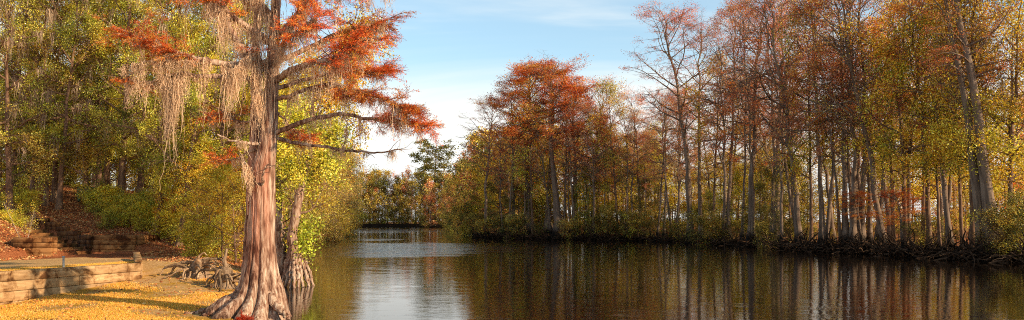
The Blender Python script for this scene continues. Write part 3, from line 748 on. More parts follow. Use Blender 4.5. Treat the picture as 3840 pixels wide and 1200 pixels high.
    t = rng.uniform(0, 1, nm); stem = rng.uniform(size=nm) < .5
    py = 180 - 200 * t; cxx = np.where(stem, np.interp(py, [-20, 80, 180], [277, 272, 262]), np.interp(py, [-20, 80, 180], [262, 258, 253]))
    A = np.stack([(cxx + rng.normal(size=nm) * 6 - 512) / F * HD, HD - .25 - rng.uniform(0, .25, nm) + 0 * t, CAMH + (HORIZ - py) / F * HD], -1) - off
    keepm = rng.uniform(size=nm) < np.where(py < 85, 1, .0); A = A[keepm]; nm = len(A)
    mm = MB(); ribbons(mm, A, rng.uniform(.1, 1, nm) ** 2 * 1.0 + .08, .016 * rng.uniform(.7, 1.5, nm), np.array([.70, .49, .33]) * rng.uniform(.6, 1.25, (nm, 1)), rng, n=8, sway=.018)
    mm.build('hanging_moss', M_MOSS, root, smooth=False, kind='stuff')
    return root
make_hero()

# ------------------------------------------------------------------ stilt-rooted cypress behind the big one
def make_second():
    rng = np.random.default_rng(15)
    D0 = 33.0; base = at(292, 280, D0); base[2] = 0
    root = empty('bald_cypress', tuple(base)); tag(root, 'leaning cypress with splayed stilt-like roots standing in the water behind the big trunk', 'tree')
    def w(px, py, dd=0): return at(px, py, D0 + dd) - base
    mb = MB()
    def tb(pl, r0, r1, n=24, sides=12, mb=mb, wob=.012):
        P = smooth_path([w(*p) for p in pl], n) + rng.normal(size=(n, 3)) * wob
        tubes(mb, P, np.linspace(r0, r1, n) * (1 + rng.normal(size=n) * .06), sides, flute=1 + rng.normal(size=(1, n, sides)) * .06); return P
    tb([(295, 264, -.5), (292, 240, -.7), (295, 218, -.7), (299, 196, -.6), (303, 176, -.5), (307, 150), (312, 120), (316, 90)], .21, .11, n=40, sides=20)
    tb([(280, 275), (280, 250), (278, 228), (277, 200), (276, 170), (274, 130)], .26, .12, n=40, sides=18)
    mb.build('trunk', M_BARK_HERO, root)
    ends = [(314, 287, -.1), (309, 288, -.6), (303, 288, -.9), (299, 289, -1.1), (294, 289, -1.2), (290, 288, -1.1), (286, 287, -.9), (282, 286, -.6), (279, 284, -.2), (306, 281, .7), (296, 280, 1.0), (285, 280, .8), (310, 283, .4)]
    for k, e in enumerate(ends):
        m = MB(); mx = .5 * (e[0] + 294); 
        tb([(294 + (e[0] - 294) * .22, 240 + rng.uniform(-4, 4), e[2] * .15), (294 + (e[0] - 294) * .40, 254, e[2] * .35), (294 + (e[0] - 294) * .70, 269, e[2] * .7), e], .12, .055, mb=m, wob=.018)
        m.build('root', M_BARK_HERO, root)
    # limbs and leaves (broad vine-like clumps)
    wood = MB(); lf = MB()
    S = []; 
    for pl in ([(301, 186), (315, 170), (330, 158, -1)], [(303, 176), (290, 160, -1), (282, 150, -1.5)], [(305, 165), (322, 142), (340, 128, 1)], [(276, 190), (284, 180, -1), (292, 176, -1.5)], [(308, 145), (300, 125, -1), (290, 110, -1)], [(312, 120), (335, 100), (352, 84, 1)], [(314, 100), (330, 70), (348, 44, 1), (358, 20, 1)], [(316, 90), (350, 60), (372, 46, 2)]):
        P = tb(pl, .07, .02, mb=wood, sides=6); S.append(P)
    SP = np.array(S); SR = np.tile(np.linspace(.07, .02, 24), (len(S), 1))
    n = 190; idx = rng.integers(0, len(S), n); A, TD, rr = sample(SP, SR, idx, rng.uniform(.15, 1, n))
    BP = branches(rng, A, TD * .5 + rng.normal(size=(n, 3)), rng.uniform(.5, 1.6, n), 5, .15, .02); tubes(wood, BP, np.full((n, 1), .014) * np.linspace(1, .3, 5), 4)
    N = n * 110; i2 = np.repeat(np.arange(n), 110); C0, dd, _ = sample(BP, np.ones((n, 5)), i2, rng.uniform(.2, 1, N)); C0 = C0 + rng.normal(size=(N, 3)) * .17
    leaves(lf, C0, dd + rng.normal(size=(N, 3)), .10 * rng.uniform(.6, 1.2, N), .07 * rng.uniform(.7, 1.2, N), np.where((idx[i2] >= 5)[:, None], pick_cols('gold', i2, rng, N), pick_cols('green', i2, rng, N) * 1.15), rng)
    # vine up the stem
    nv = 1000; t = rng.uniform(0, 1, nv) ** 1.2; C0 = np.array([w(303 + 2 * (1 - a) + rng.normal() * 3.5, 252 - 32 * a) for a in t]) + rng.normal(size=(nv, 3)) * [.25, .35, .2] + [0, -.3, 0]
    leaves(lf, C0, rng.normal(size=(nv, 3)) - [0, 0, .5], .12 * rng.uniform(.6, 1.2, nv), .09, pick_cols('lime', np.arange(nv) // 60, rng, nv) * np.array([.72, .85, .8]), rng)
    wood.build('limb', M_BARK_CYP, root); lf.build('crown', M_LEAF, root, smooth=False)
make_second()

# ------------------------------------------------------------------ driftwood stump
def make_stump():
    rng = np.random.default_rng(25)
    specs = [((-11.9, 30.4), 34, .85, 'bleached tangle of driftwood roots lying on the sand beside the bushes', 1.0), ((-10.2, 28.4), 26, .78, 'broken mossy stump with upright root stubs right beside the big cypress trunk', .75)]
    for (x, y), n, R, lab, br in specs:
        z = float(gz(x, y)); root = empty('root_stump', (x, y, z)); tag(root, lab, 'stump')
        # core lump
        m = MB(); th = np.arange(20) * 2 * pi / 20; zz = np.linspace(-.1, .75, 10)
        P = np.stack([.05 * np.sin(zz * 5), .05 * zz, zz], 1); fl = 1 + .28 * np.cos(5 * th + 1)[None] * np.exp(-zz)[:, None] + rng.normal(size=(10, 20)) * .12
        tubes(m, P, R * .42 * np.array([1.3, 1.1, .95, .85, .8, .72, .7, .6, .45, .05]), 20, color=np.array([.8, .7, .62]) * br, flute=fl[None])
        m.build('core', M_BARK_PALE, root)
        for k in range(n):
            a = rng.uniform(0, 2 * pi) if k % 3 else rng.uniform(pi * .9, 2.1 * pi)
            L = R * rng.uniform(.6, 1.35); h = rng.uniform(.12, .75)
            pts = [(0, 0, h)]; d = np.array([cos(a), sin(a) * .8, rng.uniform(-.1, .6)]); p = np.array([cos(a) * .2, sin(a) * .2, h * .9]); pts = [p * .4 + [0, 0, h * .4], p]
            nseg = 5
            for s in range(nseg):
                p = p + d * L / nseg; d = d + rng.normal(size=3) * .35 - [0, 0, .28 + .1 * s]; p[2] = max(p[2], -.02 + rng.uniform(0, .05)); pts.append(p.copy())
            P = smooth_path(pts, 20); r0 = rng.uniform(.03, .10)
            mm = MB(); tubes(mm, P + rng.normal(size=P.shape) * .008, np.linspace(r0, r0 * .25, 20), 9, color=np.array([1, .84, .68]) * rng.uniform(.45, 1.2) * br, flute=1 + rng.normal(size=(1, 20, 9)) * .17)
            mm.build('root', M_BARK_PALE, root)
make_stump()

# snag: dead upright root stub between stump and trunk
def make_snag():
    rng = np.random.default_rng(3)
    x, y = -10.8, 30.2; z = float(gz(x, y)); o = MB()
    P = smooth_path([(0, 0, -.1), (.05, 0, .5), (-.03, .05, .8), (.06, .05, 1.25)], 24)
    tubes(o, P, np.linspace(.12, .04, 24), 12, color=np.array([.8, .7, .6]), flute=1 + rng.normal(size=(1, 24, 12)) * .12)
    ob = o.build('snag', M_BARK_PALE); ob.location = (x, y, z); tag(ob, 'thin dead upright snag poking up behind the driftwood roots', 'dead trunk')
make_snag()

# ------------------------------------------------------------------ timber walls
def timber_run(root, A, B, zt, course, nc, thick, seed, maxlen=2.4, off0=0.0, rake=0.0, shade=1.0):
    rng = np.random.default_rng(seed)
    A = np.array(A, float); B = np.array(B, float); L = np.linalg.norm(B - A); d = (B - A) / L; rz = math.atan2(d[1], d[0]); o = np.array(root.location)
    for k in range(nc):
        s = 0.0; first = True
        zc = zt - course * (k + .5)
        while s < L - .02:
            ln = maxlen * rng.uniform(.9, 1.2) if not first else maxlen * rng.uniform(.55, 1.1)
            first = False
            e = min(L, s + ln); 
            if L - e < .4: e = L
            m = MB(); c = A + d * (s + e) / 2
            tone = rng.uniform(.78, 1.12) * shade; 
            box(m, (0, 0, 0), (e - s - .012, thick * rng.uniform(.97, 1.03), course - .014), rz, np.array([1, .97, .93] if shade == 1 else [1.1, .82, .58]) * tone, jit=.001, rng=rng)  # upper walls: browner timber, with shadow darkness put into the tint
            m.V[0] = m.V[0] + np.array([c[0] - o[0], c[1] - o[1], zc - o[2]]) + rng.normal(size=3) * [.006, .006, 0]
            if rake: 
                ss = (m.V[0][:, 0] + o[0] - A[0]) * d[0] + (m.V[0][:, 1] + o[1] - A[1]) * d[1]
                m.V[0][:, 2] += rake * ss / L
            m.build('timber', M_TIMBER, root, smooth=False)
            s = e
w = empty('retaining_wall', (WA[0], WA[1], .1)); tag(w, 'long low wall of pale weathered timbers in front, crossed by the tree shadow', 'retaining wall')
timber_run(w, WA - WDIR * 3.0, WB, 1.10, .315, 4, .24, 301, 5.6)
nrm = np.array([-RDIR[1], RDIR[0]])
timber_run(w, WB + RDIR * .13 + nrm * .0, WC + RDIR * .5, 1.095, .315, 3, .24, 302, 4)
timber_run(w, WB + RDIR * .14, WC + RDIR * .5, 1.20, .10, 1, .25, 303, 5, rake=.14)
# upper walls and steps
SD = np.array([-.75, .66]); SP_ = np.array([-.66, -.75])
u = empty('retaining_wall', (-20.8, 40, 1)); tag(u, 'squarish upper timber wall right of the steps, dappled with leaf shadow', 'retaining wall')
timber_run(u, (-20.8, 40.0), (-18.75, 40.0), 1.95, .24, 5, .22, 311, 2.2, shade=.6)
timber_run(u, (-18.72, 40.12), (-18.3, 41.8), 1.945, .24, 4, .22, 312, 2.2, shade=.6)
p = np.array([-20.8, 40.0]) + SD * .16
tops = [1.95, 2.12, 2.36, 2.60, 2.84, 3.05, 3.25]
f = empty('retaining_wall', (-21, 40.2, 1)); tag(f, 'dark stepped timber wall climbing the slope beside the stairs', 'retaining wall')
for k, zt in enumerate(tops):
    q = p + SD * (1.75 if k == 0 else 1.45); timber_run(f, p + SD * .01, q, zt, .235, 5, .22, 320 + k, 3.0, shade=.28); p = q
pl = empty('planter_box', (-21.9, 36.8, 1)); tag(pl, 'boxy timber retaining block left of the steps with a bare sapling behind', 'retaining wall')
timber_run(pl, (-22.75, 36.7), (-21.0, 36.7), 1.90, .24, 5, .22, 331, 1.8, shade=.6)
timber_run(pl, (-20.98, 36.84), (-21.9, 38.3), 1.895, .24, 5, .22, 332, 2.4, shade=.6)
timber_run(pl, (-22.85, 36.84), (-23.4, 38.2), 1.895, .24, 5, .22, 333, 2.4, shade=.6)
mm = MB(); box(mm, (0, 0, 0), (1.1, 1.0, .5), 0, (.32, .2, .12), .02); so = mm.build('soil_fill', M_LITTER, pl); so.location = (-.35, .62, .58)
st = empty('timber_steps', (-21.5, 39.6, 1)); tag(st, 'broad timber steps leading up between the two retaining walls', 'steps')
for k in range(9):
    c = np.array([-20.95, 40.15]) + SD * (k * 1.0 - .15) + SP_ * 1.0
    for nm_, wd, dz, dd, cc in (('riser', .2, 0, 0, .45), ('tread', .8, -.02, .5, .3)):
        m = MB(); box(m, (0, 0, 0), (wd, 1.75, .9), math.atan2(SD[1], SD[0]), np.array([1.1, .8, .55]) * cc, .004)
        cc2 = c + SD * dd; m.V[0] = m.V[0] + np.array([cc2[0] + 21.5, cc2[1] - 39.6, 1.0 + .17 * (k + 1) - .45 + dz - 1])
        m.build(nm_, M_TIMBER, st, smooth=False)
# marker pipe on the terrace
m = MB(); th = np.linspace(0, 1, 6)[:, None] * np.array([0, 0, .36]); tubes(m, th, np.full(6, .035), 12); tubes(m, np.array([[0, 0, .36], [0, 0, .365], [0, 0, .42], [0, 0, .425]]), np.array([.01, .05, .05, .01]), 12)
ob = m.build('marker_pipe', M_PIPE); ob.location = (-15.75, 28.2, .98); tag(ob, 'short grey capped pipe sticking up behind the front timber wall', 'pipe')
# bench
def make_bench():
    x, y = -27.0, 51.5; z = float(gz(x, y)); r = empty('park_bench', (x, y, z), (0, 0, .35)); tag(r, 'faded green slatted bench among the tree trunks on the hillside', 'bench')
    for k in range(4):
        m = MB(); box(m, (0, -.22 + k * .14, .45), (1.7, .11, .035), 0, jit=.001); m.build('seat_slat', M_BENCH, r, smooth=False)
    for k in range(3):
        m = MB(); box(m, (0, .30 + k * .03, .62 + k * .15), (1.7, .035, .12), 0, jit=.001); m.build('back_slat', M_BENCH, r, smooth=False)
    for s in (-1, 1):
        m = MB(); box(m, (s * .7, -.2, .21), (.08, .08, .42), 0); m.build('leg', M_BENCH, r, smooth=False)
        m = MB(); box(m, (s * .7, .25, .21), (.08, .08, .42), 0); m.build('leg', M_BENCH, r, smooth=False)
        m = MB(); box(m, (s * .7, .36, .65), (.07, .05, .6), 0); m.build('back_post', M_BENCH, r, smooth=False)
make_bench()

# ------------------------------------------------------------------ ground litter / grass (uncountable)
def scatter(n, x0, x1, y0, y1, cond, rng):
    x = rng.uniform(x0, x1, n); y = rng.uniform(y0, y1, n); k = cond(x, y); return x[k], y[k]
def make_cover():
    rng = np.random.default_rng(77)
    e = lambda x, y: WDIR[0] * (y - WA[1]) - WDIR[1] * (x - WA[0])
    def patch(x, y): return np.sin(x * 1.7 + 2 * np.sin(y * .9)) + np.sin(y * 2.1 + x) + rng.normal(size=x.shape) * .7
    x, y = scatter(330000, -17, -6, 17.5, 29.5, lambda x, y: (e(x, y) < -.15) & (x < xl(y) - .5) & (patch(x, y) > -.05 + np.clip((y - 25.5) * .8, 0, 3)) & ~((x > -11.5) & (y > 26.5)), rng)
    x2, y2 = scatter(60000, -19.5, -14, 26, 33.5, lambda x, y: in_terrace(x, y) & (e(x, y) < 2.4) & (e(x, y) > .25) & (patch(x, y) > -1.4), rng)
    x3, y3 = scatter(30000, -14.5, -10, 28, 36, lambda x, y: (e(x, y) < 0) & (patch(x, y) > .7), rng)
    x = np.r_[x, x2, x3]; y = np.r_[y, y2, y3]; z = gz(x, y); N = len(x); mb = MB()
    c = np.array([[.95, .46, .07], [.78, .42, .07], [.98, .55, .18], [.46, .36, .06]])[rng.integers(0, 4, N)] * rng.uniform(.7, 1.25, (N, 1))
    D = rng.normal(size=(N, 3)) * [.5, .5, .2] + [0, 0, 1.0]
    leaves(mb, np.stack([x, y, z - .005], -1), D, rng.uniform(.03, .075, N), rng.uniform(.008, .016, N), c, rng)
    tag(mb.build('lawn_grass', M_GRASS, smooth=False), 'short yellowing grass on the near bank and terrace', 'grass', kind='stuff')
    cond = lambda x, y: (x < xl(y) - .6) & ((y > 36.6) | ((x < -20.8) & (y > 28)) | ((y > 33.8) & (x > -15.5))) & ~((((x + 20.95) * -.75 + (y - 40.15) * .66) > -1) & (((x + 20.95) * -.66 + (y - 40.15) * -.75) > .1) & (((x + 20.95) * -.66 + (y - 40.15) * -.75) < 1.9)) & ~((y < 40) & (x > -20.9)& (x < -17.7)) & (x / y > -.68)
    x, y = scatter(220000, -45, -9, 28, 62, cond, rng)
    xb, yb = scatter(9000, -16, -7, 18, 34, lambda x, y: (x < xl(y) - .4) & (e(x, y) < -.3), rng); kb = rng.uniform(size=len(xb)) < .22
    x = np.r_[x, xb[kb]]; y = np.r_[y, yb[kb]]
    z = gz(x, y); N = len(x); mb = MB()
    pal = np.array([[.72, .24, .09], [.52, .16, .06], [.85, .38, .14], [.32, .11, .05], [.80, .52, .22]])
    c = pal[rng.integers(0, 5, N)] * rng.uniform(.6, 1.25, (N, 1))
    D = rng.normal(size=(N, 3)) * [1, 1, .22]
    leaves(mb, np.stack([x, y, z + rng.uniform(.0, .04, N)], -1), D, rng.uniform(.06, .13, N), rng.uniform(.03, .07, N), c, rng)
    tag(mb.build('leaf_litter', M_LITTER, smooth=False), 'red-brown fallen leaves covering the wooded slope', 'fallen leaves', kind='stuff')
make_cover()

# ------------------------------------------------------------------ LEFT BANK
# individually recognisable trees
vine_oak = plant('oak', 'nearoak', 0, 157, 42.0, H=17, label='leaning dark trunk wrapped in yellow vine at the foot of the leaf-strewn slope', lx=.10, wid=.8)
plant('oak', 'nearoak', 2, 179, 40.5, H=16, label='dark leaning trunk just right of the vine-wrapped one', lx=.16, wid=.75)
plant('oak', 'nearoakm', 0, 59, 48, H=17, label='slim bare trunk above the stepped wall, lit on its right side', lx=.06, wid=.8)
plant('oak', 'nearoakm', 0, 46, 49, H=16, label='paired dark trunk just left of the slim lit trunk on the slope', lx=.02, wid=.8)
plant('oak', 'nearoak', 1, 85, 53.5, H=18, label='stout trunk with flared foot standing left of the green bench', lx=.03, wid=.85)
plant('oak', 'nearoak', 0, 99, 53, H=17, label='dark straight trunk in front of the green bench', lx=.0, wid=.85)
plant('oak', 'nearoakm', 0, 33, 50, H=17, label='moss-draped trunk on the slope above the planter box', lx=.05)
plant('oak', 'nearoakm', 0, 10, 46, H=16, label='moss-hung oak at the far left edge of the hillside', lx=-.02)
plant('oak', 'nearoak', 2, 120, 50, H=18, label='leafy oak behind the green shrubs on the middle of the slope', lx=.05)
plant('oak', 'nearoak', 1, 140, 55, H=17, label='leafy oak between the bench and the vine-wrapped trunk', lx=.08)
plant('oak', 'nearoak', 0, 214, 41, H=15, label='leafy oak filling the gap left of the big cypress trunk', lx=.05, wid=.9)
plant('oak', 'nearoak', 2, 236, 44, H=15, label='green oak directly behind the big cypress trunk', lx=.03, wid=.9)
plant('oak', 'nearoak', 1, 272, 47, H=13.5, label='oak leaning over the water behind the stilt-rooted cypress', lx=.12, wid=.85)
plant('oak', 'neargold', 0, 283, 41, H=12.5, label='golden-leaved tree rising behind the rust limbs on the water side', lx=.15, base_h=9, wid=.75)
rr = np.random.default_rng(99)
def make_vine(host):
    rng = np.random.default_rng(61); m = MB(); k = 2600
    h = rng.uniform(0, 1, k) ** 1.4 * 5.5; a = rng.uniform(0, 2 * pi, k); r = .24 + np.abs(rng.normal(size=k)) * .14
    C0 = np.stack([.10 * h + r * np.cos(a) + .12, r * np.sin(a), h], -1)
    leaves(m, C0, rng.normal(size=(k, 3)) - [0, 0, .5], rng.uniform(.07, .14, k), .09, pick_cols('gold', (h * 5).astype(int), rng, k), rng)
    o = m.build('vine', M_LEAF, host, smooth=False)
    from mathutils import Matrix
    sc = host.scale[0]; o.matrix_parent_inverse = (Matrix.Translation(host.location) @ host.rotation_euler.to_matrix().to_4x4() @ Matrix.Diagonal((*host.scale, 1))).inverted()
    o.location = host.location
make_vine(vine_oak)
g = 'oaks of the dense left-bank wood'
for y in (45, 50, 56, 62, 68, 74, 82, 92):
    for x in np.arange(-.68 * y, xl(y) - 2.6, 5.4):
        xx = x + rr.uniform(-1.6, 1.6); yy = y + rr.uniform(-1.8, 1.8); px = 512 + xx / yy * F
        if px < -12 or (y < 50 and xx < -18): continue
        kind = 'nearoak' if rr.uniform() < .75 else 'nearoakm'
        H = rr.uniform(15, 18) if xx < xl(yy) - 7 else rr.uniform(10, 12.5)
        plant('oak', kind, int(rr.integers(0, 3)), px, yy, H=H, label='green and olive leaved oak in the dense wood of the left bank', group=g, lx=rr.normal() * .04, ly=rr.normal() * .04, wid=rr.uniform(.9, 1.1))
# understorey
U = [(196, 39.5, 4.6, 0), (208, 38, 3.4, 0), (222, 37, 4.2, 0), (236, 36.5, 3.8, 0), (226, 41, 5.5, 0), (204, 43, 6.5, 0), (246, 40, 5.5, 0), (186, 44, 5, 0), (215, 46, 7, 0), (250, 50, 9, 0), (180, 60, 9, 0), (150, 64, 9, 1), (125, 62, 8, 1), (105, 66, 9, 0), (84, 64, 8, 1), (62, 66, 8, 0), (40, 64, 8, 1), (18, 62, 8, 0), (0, 60, 8, 1), (196, 58, 9, 0), (165, 70, 10, 1), (72, 72, 9, 0), (30, 72, 9, 1)]
for k, (px, d, H, v) in enumerate(U):
    plant('understory_tree', 'neargold', v, px, d, H=H, base_h=9, label='golden-leaved understorey tree on the left bank slope', group='golden understorey of the left bank', wid=1.15)
B = [(108, 44), (117, 46), (126, 44.5), (135, 46), (144, 44), (152, 45.5), (122, 48), (112, 48), (138, 48.5), (148, 48), (166, 44.5), (173, 42), (96, 47), (30, 46), (12, 44), (4, 47), (20, 49), (92, 50), (160, 47), (200, 37), (188, 41)]
for k, (px, d) in enumerate(B):
    plant('shrub', 'nearbush', 0 if k % 3 else 1, px, d + rr.uniform(-.4, .4), H=rr.uniform(.7, 1.4) * (.8 if px < 60 else 1), base_h=2.4, cat='shrub', label='bright green leafy shrub growing on the litter-covered slope', group='leafy shrubs on the left slope', wid=1.25)
plant('sapling', 'sapling', 0, 24, 37.8, H=2.1, base_h=2.4, cat='sapling', label='spindly sapling with a few yellow leaves just behind the planter box', wid=.9)
# bank-side trees stretching away upstream
for k, (px, d, H, kind, v) in enumerate([(296, 58, 9.5, 'nearoak', 1), (278, 64, 12, 'nearoak', 2), (310, 68, 9, 'willow', 0), (292, 76, 12, 'nearoak', 1), (318, 82, 11, 'willow', 1), (304, 92, 12, 'willow', 0), (326, 100, 11.5, 'willow', 0), (312, 108, 13, 'willow', 1), (330, 118, 12.5, 'willow', 1), (318, 126, 14, 'willow', 0), (336, 138, 14, 'willow', 0), (326, 150, 15, 'willow', 1), (341, 160, 15, 'willow', 1), (333, 172, 15, 'willow', 0), (344, 185, 15.5, 'willow', 0), (290, 100, 14, 'willow', 1), (300, 125, 15, 'willow', 0), (280, 84, 14, 'willow', 1)]):
    X = xl(d) - 1.2 - (2.5 if px < 305 else 0); p_ = 512 + X / d * F
    labs = 'tan and golden willowy tree overhanging the left bank upstream' if kind == 'willow' else 'leafy oak on the left waterside past the stilt-rooted cypress'
    plant('riverside_tree', kind, v, min(px, p_), d, H=H, base_h=12 if kind == 'willow' else 17, label=labs, group='waterside trees receding along the left bank' if kind == 'willow' else 'oaks past the stilt-rooted cypress', lx=.06, wid=1.0)
for k, (px, d) in enumerate([(300, 62), (306, 70), (313, 80), (318, 90), (324, 100), (328, 112), (333, 124), (338, 140), (341, 152), (345, 170), (347, 190)]):
    X = xl(d) - .3
    plant('shrub', 'bankbush', 2, 512 + X / d * F, d, H=rr.uniform(3, 4.5), base_h=5, cat='shrub', label='tan leafy bush overhanging the water on the left bank upstream', group='bushes along the left waterline', lx=.1)

# ------------------------------------------------------------------ FAR RIVER BEND
rf = np.random.default_rng(5)
for y in np.arange(195, 350, 17):
    X = xl(y) - 4 - rf.uniform(0, 3)
    plant('riverside_tree', 'far', 2 if rf.uniform() < .6 else 1, 0, y, H=16, x=X, label='hazy tree at the far end of the left bank', group='far left bank trees', base_h=20)
for x in np.arange(-104, -22, 4.2):
    for row in range(2):
        v = int(rf.choice([0, 0, 1, 2])); y = 402 + row * 9 + rf.uniform(-3, 3)
        plant('riverside_tree', 'far', v, 0, y, H=rf.uniform(19, 26), x=x + rf.uniform(-2, 2), label=['dark green tree across the far river bend', 'rust-red tree across the far river bend', 'olive tree across the far river bend'][v], group='trees across the far bend', base_h=20)
for y in np.arange(150, 400, 9):
    for row in range(2):
        v = int(rf.choice([0, 1, 2, 1, 0])); X = xr(y) + 3 + row * 9 + rf.uniform(-1, 2)
        plant('riverside_tree', 'far', v, 0, y, H=rf.uniform(15, 22) + (2 if row else 0), x=X, label=['dark green tree on the distant right bank', 'rust-red tree on the distant right bank', 'olive tree on the distant right bank'][v], group='trees along the distant right bank', base_h=20)
for x in np.arange(-104, -22, 5.0):
    plant('shrub', 'bankbush', int(rf.integers(0, 3)), 0, 400 if x < -36 else 394, H=rf.uniform(5, 8), x=x, base_h=5, cat='shrub', label='low bush on the far shore of the river bend', group='bushes on the far shore')
for y in np.arange(150, 385, 13):
    plant('shrub', 'bankbush', int(rf.integers(0, 3)), 0, y, H=rf.uniform(3.5, 7), x=xr(y) + .6, base_h=5, cat='shrub', label='bush at the distant right waterline', group='bushes at the distant right waterline', lx=-.1)
plant('pine', 'pine', 0, 434, 408, ytop=142, base_h=30, wid=1.5, label='tall pine with bare trunk rising alone above the distant tree line')
for px, d, yt, v, lab in ((423, 404, 186, 0, 'broad dark green tree left of and below the tall pine'), (408, 402, 171, 1, 'tallest rust-red tree left of the tall pine'), (396, 405, 176, 1, 'second rust-red tree left of the tall pine'), (372, 400, 181, 0, 'dark green tree at the left end of the distant tree line'),
                          (446, 398, 185, 2, 'olive and tan tree just right of the tall pine'), (385, 408, 180, 2, 'olive tree between the green and the red trees of the distant line')):
    plant('riverside_tree', 'far', v, px, d, ytop=yt, base_h=20, label=lab, wid=.75)

# ------------------------------------------------------------------ RIGHT BANK: recognisable trees
RB = [  # px base, offset behind shoreline, top y, kind, v, lean x, width, name, label
 (486, 3, 99, 'cyp_sparse', 0, 0, .75, 'slender sparse red cypress at the left tip of the wooded headland'),
 (559, 1.0, 66, 'cyp_dense', 0, -.07, 1.0, 'cypress with pale flared white base at the water on the headland'),
 (548, 5, 72, 'cyp_dense', 1, .02, .9, 'dark forked trunk under the deepest rust crown of the headland'),
 (530, 6, 70, 'cyp_dense', 2, -.03, .95, 'upright red cypress forming the top of the headland crown cluster'),
 (514, 5, 88, 'cyp_brick', 1, -.02, .8, 'rust cypress on the left shoulder of the headland cluster'),
 (574, 5, 90, 'cyp_dense', 2, .05, .85, 'orange-brown cypress on the right shoulder of the headland cluster'),
 (592, 4, 112, 'cyp_dense', 1, .04, .8, 'lower dark red cypress right of the headland cluster'),
 (611, 6, 84, 'bare', 0, 0, .75, 'nearly leafless fine-twigged tree right of the headland cluster'),
 (640, 3, 98, 'cyp_sparse', 1, 0, .8, 'thin red-tipped cypress between the headland and the tall twin trunks'),
 (664, 3, 108, 'cyp_sparse', 2, .0, .8, 'dark leaning tree with ragged crown left of the tall twin trunks'),
 (691, 2.0, 12, 'cyp_sparse', 0, -.02, 1.05, 'tall twin-trunked sparse cypress with long bare limbs reaching left'),
 (701, 2.4, 24, 'cyp_sparse', 2, .01, .8, 'second stem of the pair, right behind the tall sparse cypress'),
 (728, 3, 12, 'cyp_brick', 0, .0, .85, 'rust cypress right of the tall sparse pair'),
 (752, 2, 2, 'cyp_sparse', 1, -.02, 1.0, 'wide thin-crowned cypress right of centre of the right bank'),
 (776, 4, -4, 'cyp_brick', 1, .02, 1.0, 'tall rust cypress over the dark waterside bushes'),
 (800, 2.5, -8, 'bare', 0, -.06, 1.0, 'grey hardwood with arching bare branches leaning left'),
 (822, 1.5, -6, 'cyp_brick', 0, .01, .95, 'rust cypress with pale trunk standing at the mud edge'),
 (846, 3, -20, 'cyp_brick', 1, -.02, 1.0, 'straight pink-grey cypress, left one of a close cluster'),
 (853, 2.4, -14, 'cyp_sparse', 0, .0, .9, 'straight pink-grey cypress, middle one of a close cluster'),
 (861, 3.4, -24, 'cyp_brick', 0, .02, 1.0, 'straight pink-grey cypress, right one of a close cluster'),
 (884, 1.6, -10, 'bare', 1, -.12, 1.0, 'crooked dark hardwood leaning left over the bank'),
 (906, 2.2, -10, 'gold', 0, -.05, .95, 'golden-leaved tree left of the largest grey trunks'),
 (930, 2.6, -20, 'gold', 1, -.06, .9, 'golden-leaved grey trunk leaning left toward the rust spray over the water'),
 (951, 1.2, -14, 'cyp_brick', 1, -.10, .9, 'grey trunk with a dark wet foot leaning left near the largest trunks'),
 (973, 3.0, -30, 'gold', 0, -.02, .9, 'shaded brown trunk behind the two largest grey trunks'),
 (996, .4, -90, 'cyp_big', 0, -.15, 1.0, 'largest grey trunk at right, leaning left with a dark wet foot'),
 (986, .6, -70, 'cyp_big', 0, -.15, .85, 'second large grey trunk at right, just beside the largest'),
 (1012, 3.0, -10, 'gold', 1, 0, 1.0, 'yellow-green tree filling the far right edge'),
]
BH = {'cyp_big': 22, 'backgold': 16, 'midgold': 11, 'cyp_dense': 20, 'cyp_sparse': 20, 'cyp_brick': 20, 'bare': 19, 'gold': 16, 'green': 12}
rb = np.random.default_rng(31)
for px, off_, yt, kind, v, lx, wd, lab in RB:
    d = d_right(px) + .4 + off_ * (.45 if px > 680 else 1)
    if px < 620: wd *= 1.35
    nm = {'bare': 'bare_hardwood', 'gold': 'hardwood'}.get(kind, 'bald_cypress')
    plant(nm, kind, v, px, d, ytop=yt, base_h=BH[kind], label=lab, lx=lx, wid=wd)
for k, px in enumerate(np.r_[np.arange(500, 700, 12), np.arange(712, 1016, 14)]):
    p_ = px + rb.uniform(-4, 4); kind = ['cyp_sparse', 'bare', 'cyp_sparse', 'gold', 'bare', 'cyp_brick', 'bare'][k % 7] if px < 890 else ['gold', 'bare', 'gold'][k % 3]
    plant({'bare': 'bare_hardwood', 'gold': 'hardwood'}.get(kind, 'bald_cypress'), kind, k, p_, d_right(p_) + rb.uniform(.6, 3.5), ytop=np.interp(p_, [500, 540, 600, 640, 700, 760, 1016], [110, 85, 100, 105, 60, 20, -5]) + rb.uniform(-15, 45), base_h=BH[kind],
          label={'bare': 'slim bare-limbed hardwood standing in the front rank at the right waterline', 'gold': 'slim golden-leaved hardwood in the front rank at the right waterline'}.get(kind, 'slim rust-tinted cypress standing in the front rank at the right waterline'), group='slim trees in the front rank of the right bank', lx=rb.normal() * .06 - .02, wid=rb.uniform(.6, .85))
